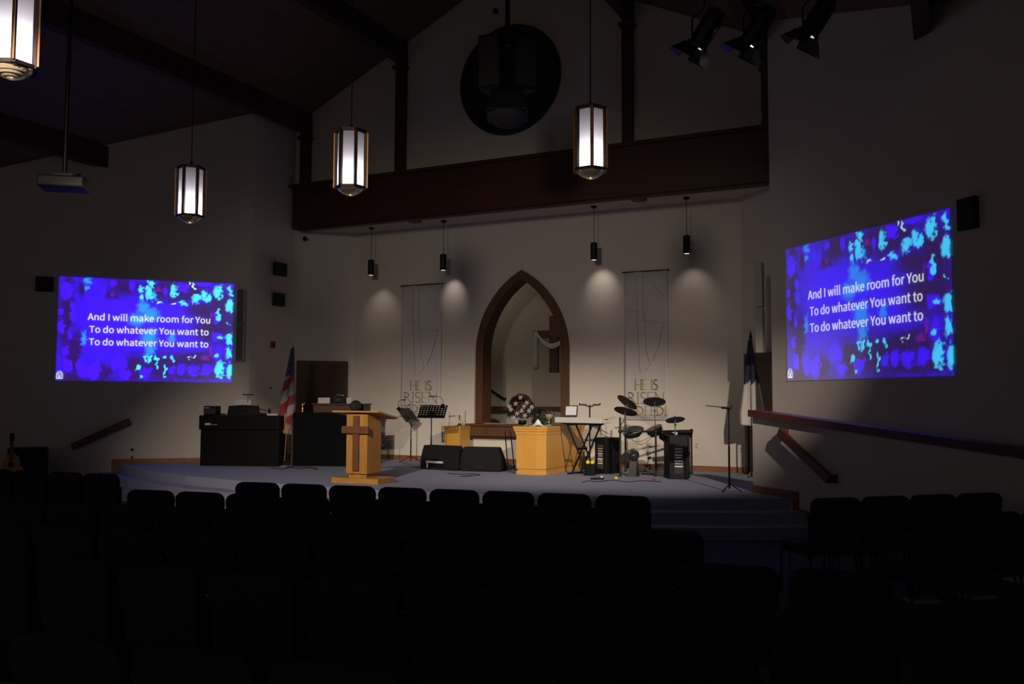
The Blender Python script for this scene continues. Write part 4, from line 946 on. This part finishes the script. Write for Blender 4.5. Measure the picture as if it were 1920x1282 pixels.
text('maker_mark', 'ALESIS', .045, WM, t, M @ Matrix.Translation((0,0,.037)) , .001, font=FONT)
cp = P3(1190,811,14.78); text('maker_mark', 'ALESIS', .05, WM, t, Matrix.Translation(rel(cp)) @ Matrix.Rotation(.3,4,'Z') @ Matrix.Rotation(PI/2-.2,4,'X'), .001, font=FONT)
def pedal(px_, py_, rz, beater):
    b_ = onz(px_,py_,ST); M = Matrix.Translation(rel(b_)) @ Matrix.Rotation(rz,4,'Z'); m = MB()
    m.box(-.05,.05,-.16,.16,0,.015, M); m.add([(-.04,-.14,.02),(.04,-.14,.02),(.04,.12,.09),(-.04,.12,.09),(-.04,-.14,.03),(.04,-.14,.03),(.04,.12,.10),(-.04,.12,.10)],[(0,3,2,1),(4,5,6,7),(0,1,5,4),(1,2,6,5),(2,3,7,6),(3,0,4,7)], M)
    if beater: m.tube([(.0,.12,.10),(.08,.10,.24)], .006, 6, M); m.tube([(.06,.09,.24),(.11,.12,.26)], .024, 8, M); m.tube([(-.07,.12,.11),(.07,.12,.11)], .012, 6, M); m.tube([(-.07,.12,.0),(-.07,.12,.12)], .01, 6, M)
    m.build('foot_pedal', STEEL, t)
pedal(1204,884,-.5,True); pedal(1215,889,.8,False)
m = MB()
for a_, b_, s_ in ((posts[0],posts[2],.35),(posts[2],posts[3],.3),(posts[1],posts[2],.5)):
    A = Vector((a_.x,a_.y,rz_)); B = Vector((b_.x,b_.y,rz_)); m.tube([rel(A.lerp(B,k/10)-Vector((0,0,s_*math.sin(PI*k/10)*.5))) for k in range(11)], .004, 5)
m.build('drum_cables', BLACK, t)
# ------------------------------------------------------------------ cables and odds on the stage floor
def cable(pts, label, m=BLACK, r=.006, name='floor_cable'):
    v = [onz(x,y,ST+r) for x,y in pts]; out = []
    for i in range(len(v)-1):
        p0 = v[max(i-1,0)]; p1 = v[i]; p2 = v[i+1]; p3 = v[min(i+2,len(v)-1)]
        for k in range(6):
            s_ = k/6; out.append(.5*((2*p1)+(p2-p0)*s_+(2*p0-5*p1+4*p2-p3)*s_*s_+(3*p1-p0-3*p2+p3)*s_**3))
    out.append(v[-1]); tag(MB().tube(out, r, 6).build(name, m, smooth=True), label, 'cable')
cable([(839,887),(860,889),(885,888),(900,890),(880,892),(862,893),(884,891)], 'thin black cable coiled on the floor before the right monitor')
cable([(508,877),(530,879),(545,876),(560,878),(580,877),(595,880),(588,876),(560,874),(535,876)], 'tangled black cables on the floor at the foot of the American flag')
cable([(1128,902),(1150,900),(1175,903),(1205,901),(1240,903)], 'black cable on the floor in front of the drum kit')
cable([(1092,904),(1105,901),(1118,903),(1135,901)], 'short black cable loop on the floor before the keyboard stand')
t = thing('floor_power_strip', 'white power strip on the floor at the foot of the keyboard stand', 'power strip', tuple(onz(1120,899,ST)), .5)
MB().box(-.11,.11,-.025,.025,0,.035).build('strip_body', BLACKM, t, bevel=.005); MB().box(.05,.09,-.02,.02,.035,.06).build('plug', WHITE, t)
o = tag(MB().lathe([(.03,0),(.03,.03)], n=12).build('tape_roll', YELL), 'small yellow roll on the floor left of the drum kit', 'tape'); o.location = onz(1155,897,ST)
o = tag(MB().box(-.03,.03,-.02,.02,0,.02).build('red_clip', RED), 'tiny red clip on the floor in front of the large PA speaker', 'clip'); o.location = onz(1226,900,ST)

# ------------------------------------------------------------------ guitar and amp at far left
t = thing('acoustic_guitar', 'acoustic guitar leaning upright against the dark amplifier at far left', 'guitar', (-15.25,10.75,0), math.radians(45))
body = MB(); prof = [(.0,.19),(.10,.20),(.19,.14),(.20,.05),(.15,-.02)]
out_ = []
for k in range(40):
    a = 2*PI*k/40; zz = -math.cos(a); r = .185 if zz < 0 else .14; r = r*(1-.16*math.exp(-((zz-.15)/.28)**2)); out_.append((r*math.sin(a)*1.05, .50+.25*zz))
body.xz(out_, -.05,.05); body.build('guitar_body', wood('guitar_spruce', (.45,.24,.06), (.38,.19,.05), 'Z', 2), t)
MB().lathe([(.05,0),(.05,.003)], n=20, M=Matrix.Translation((0,-.05,.56)) @ My).build('sound_hole', BLACK, t); MB().box(-.05,.05,-.062,-.05,.38,.40).build('bridge', WPLAS, t)
MB().box(-.025,.025,-.068,-.04,.62,.98).build('neck', DOORW, t); MB().box(-.035,.035,-.06,-.04,.98,1.12).build('headstock', BLACK, t)
m = MB(); m.tube([(-.15,-.12,0),(-.08,0,.28),(0,.06,.5)], .01, 6); m.tube([(.15,-.12,0),(.08,0,.28),(0,.06,.5)], .01, 6); m.tube([(-.08,0,.27),(.08,0,.27)], .012, 6); m.tube([(0,.22,0),(0,.06,.5)], .01, 6); m.build('guitar_rest', BLACKM, t)
t = thing('guitar_amplifier', 'dark square amplifier standing on the floor behind the guitar at far left', 'amplifier', (-15.5,11.25,0), math.radians(45))
MB().box(-.32,.32,-.2,.2,0,.84).build('amplifier_case', BLACK, t, bevel=.04); MB().box(-.29,.29,-.21,-.2,.04,.66).build('amplifier_grille', GRILLE, t)

# ------------------------------------------------------------------ chairs
def rounded(wid, h, r, n=5):
    pts = [(-wid/2+.03,0),(wid/2-.03,0)]
    for cx, a0 in ((wid/2-r,0),(-wid/2+r,90)):
        for k in range(n+1): a = math.radians(a0+90*k/n); pts.append((cx+r*math.cos(a), h-r+r*math.sin(a)))
    return pts
def make_chair():
    t = thing('church_chair', '', 'chair')
    M = Matrix.Translation((0,-.22,.47)) @ Matrix.Rotation(.12,4,'X')
    MB().xz(rounded(.50,.43,.075), -.035,.035, M).build('backrest', FABRIC, t, bevel=.016, smooth=False)
    MB().prism([(-.25,-.20),(.25,-.20),(.25,.20),(.21,.27),(-.21,.27),(-.25,.20)], .40, .475).build('seat', FABRIC, t, bevel=.02)
    for s_ in (-1,1):
        MB().tube([(s_*.235,.22,.40),(s_*.235,.25,.0)], .012, 6).build('leg', STEEL, t)
        MB().tube([(s_*.235,-.20,.75),(s_*.235,-.20,.42),(s_*.235,-.27,.0)], .012, 6).build('leg', STEEL, t)
    m = MB(); m.tube([(-.235,.2,.39),(.235,.2,.39)], .01, 6); m.tube([(-.235,-.2,.39),(.235,-.2,.39)], .01, 6)
    for x in (-.235,.235): m.tube([(x,.22,.39),(x,-.2,.39)], .01, 6)
    for k in range(5): m.tube([(-.2+.1*k,-.22,.20),(-.2+.1*k,.1,.18)], .004, 5)
    m.tube([(-.235,-.23,.20),(.235,-.23,.20)], .006, 5); m.tube([(-.235,.1,.18),(.235,.1,.18)], .006, 5); m.tube([(-.235,.1,.18),(-.235,.1,.39)], .006, 5); m.tube([(.235,.1,.18),(.235,.1,.39)], .006, 5)
    m.build('book_rack_frame', STEEL, t)
    return t
proto = make_chair(); PCH = kids(proto); used = [False]
ORD = ['first','second','third','fourth','fifth','sixth','seventh','eighth','ninth','tenth','eleventh','twelfth','thirteenth']
CH = {}
def row(key, P0, ang, n, pitch, label, group, frm='left'):
    d = Vector((math.cos(ang),math.sin(ang),0)); f = Vector((-d.y,d.x,0))
    for i in range(n):
        p = Vector((*P0,0))+d*pitch*(i+.5)+f*.27
        s = label % ORD[i]
        if not used[0]:
            proto.location = p; proto.rotation_euler = (0,0,ang); proto['label'] = s; proto['group'] = group; used[0] = True; CH[key,i] = proto
        else: CH[key,i] = dup(proto, p, ang, s, group, PCH)
A = math.radians(8.31); G = 'dark chairs of the middle block'
row('A', (-6.70,7.20), A, 8, .54, 'dark padded church chair in the row nearest the stage, %s from the left', G)
row('B', (-7.02,6.12), A, 9, .54, 'dark padded church chair in the second row from the stage, %s from the left', G)
row('C', (-7.88,4.97), A, 12, .54, 'dark padded church chair in the third row from the stage, %s from the left', G)
row('D', (-6.15,4.05), A, 11, .54, 'dark padded church chair in the fourth row from the stage, %s from the left', G)
row('E', (-5.00,3.23), A, 10, .54, 'dark padded church chair in the second nearest row to the viewer, %s from the left', G)
row('F', (-3.15,2.24), A, 6, .54, 'dark padded church chair in the row nearest the viewer, %s from the left', G)
row('L', (-10.60,7.07), math.radians(5), 4, .54, 'dark padded church chair of the left block by the guitar, %s from the left', 'dark chairs of the left block')
row('R', (-1.15,8.33), math.radians(43.5), 4, .53, 'dark padded church chair in the angled row under the right handrail, %s from the left', 'dark chairs of the right block')
row('S', (-.31,7.45), math.radians(43.5), 3, .53, 'dark padded church chair in the second angled row at far right, %s from the left', 'dark chairs of the right block')
for i, s in ((0,'pale book on the rack under the left chair of the second angled row'),(1,'pale book on the rack under the middle chair of the second angled row')):
    c = CH['S',i]; M = Matrix.Translation(c.location) @ Matrix.Rotation(c.rotation_euler[2],4,'Z')
    o = tag(MB().box(-.11,.11,-.14,.02,.205,.235, M).build('hymn_book', mat('pale_book_cover', (.35,.31,.2), .7), None, bevel=.003), s, 'book', 'books under the chairs')
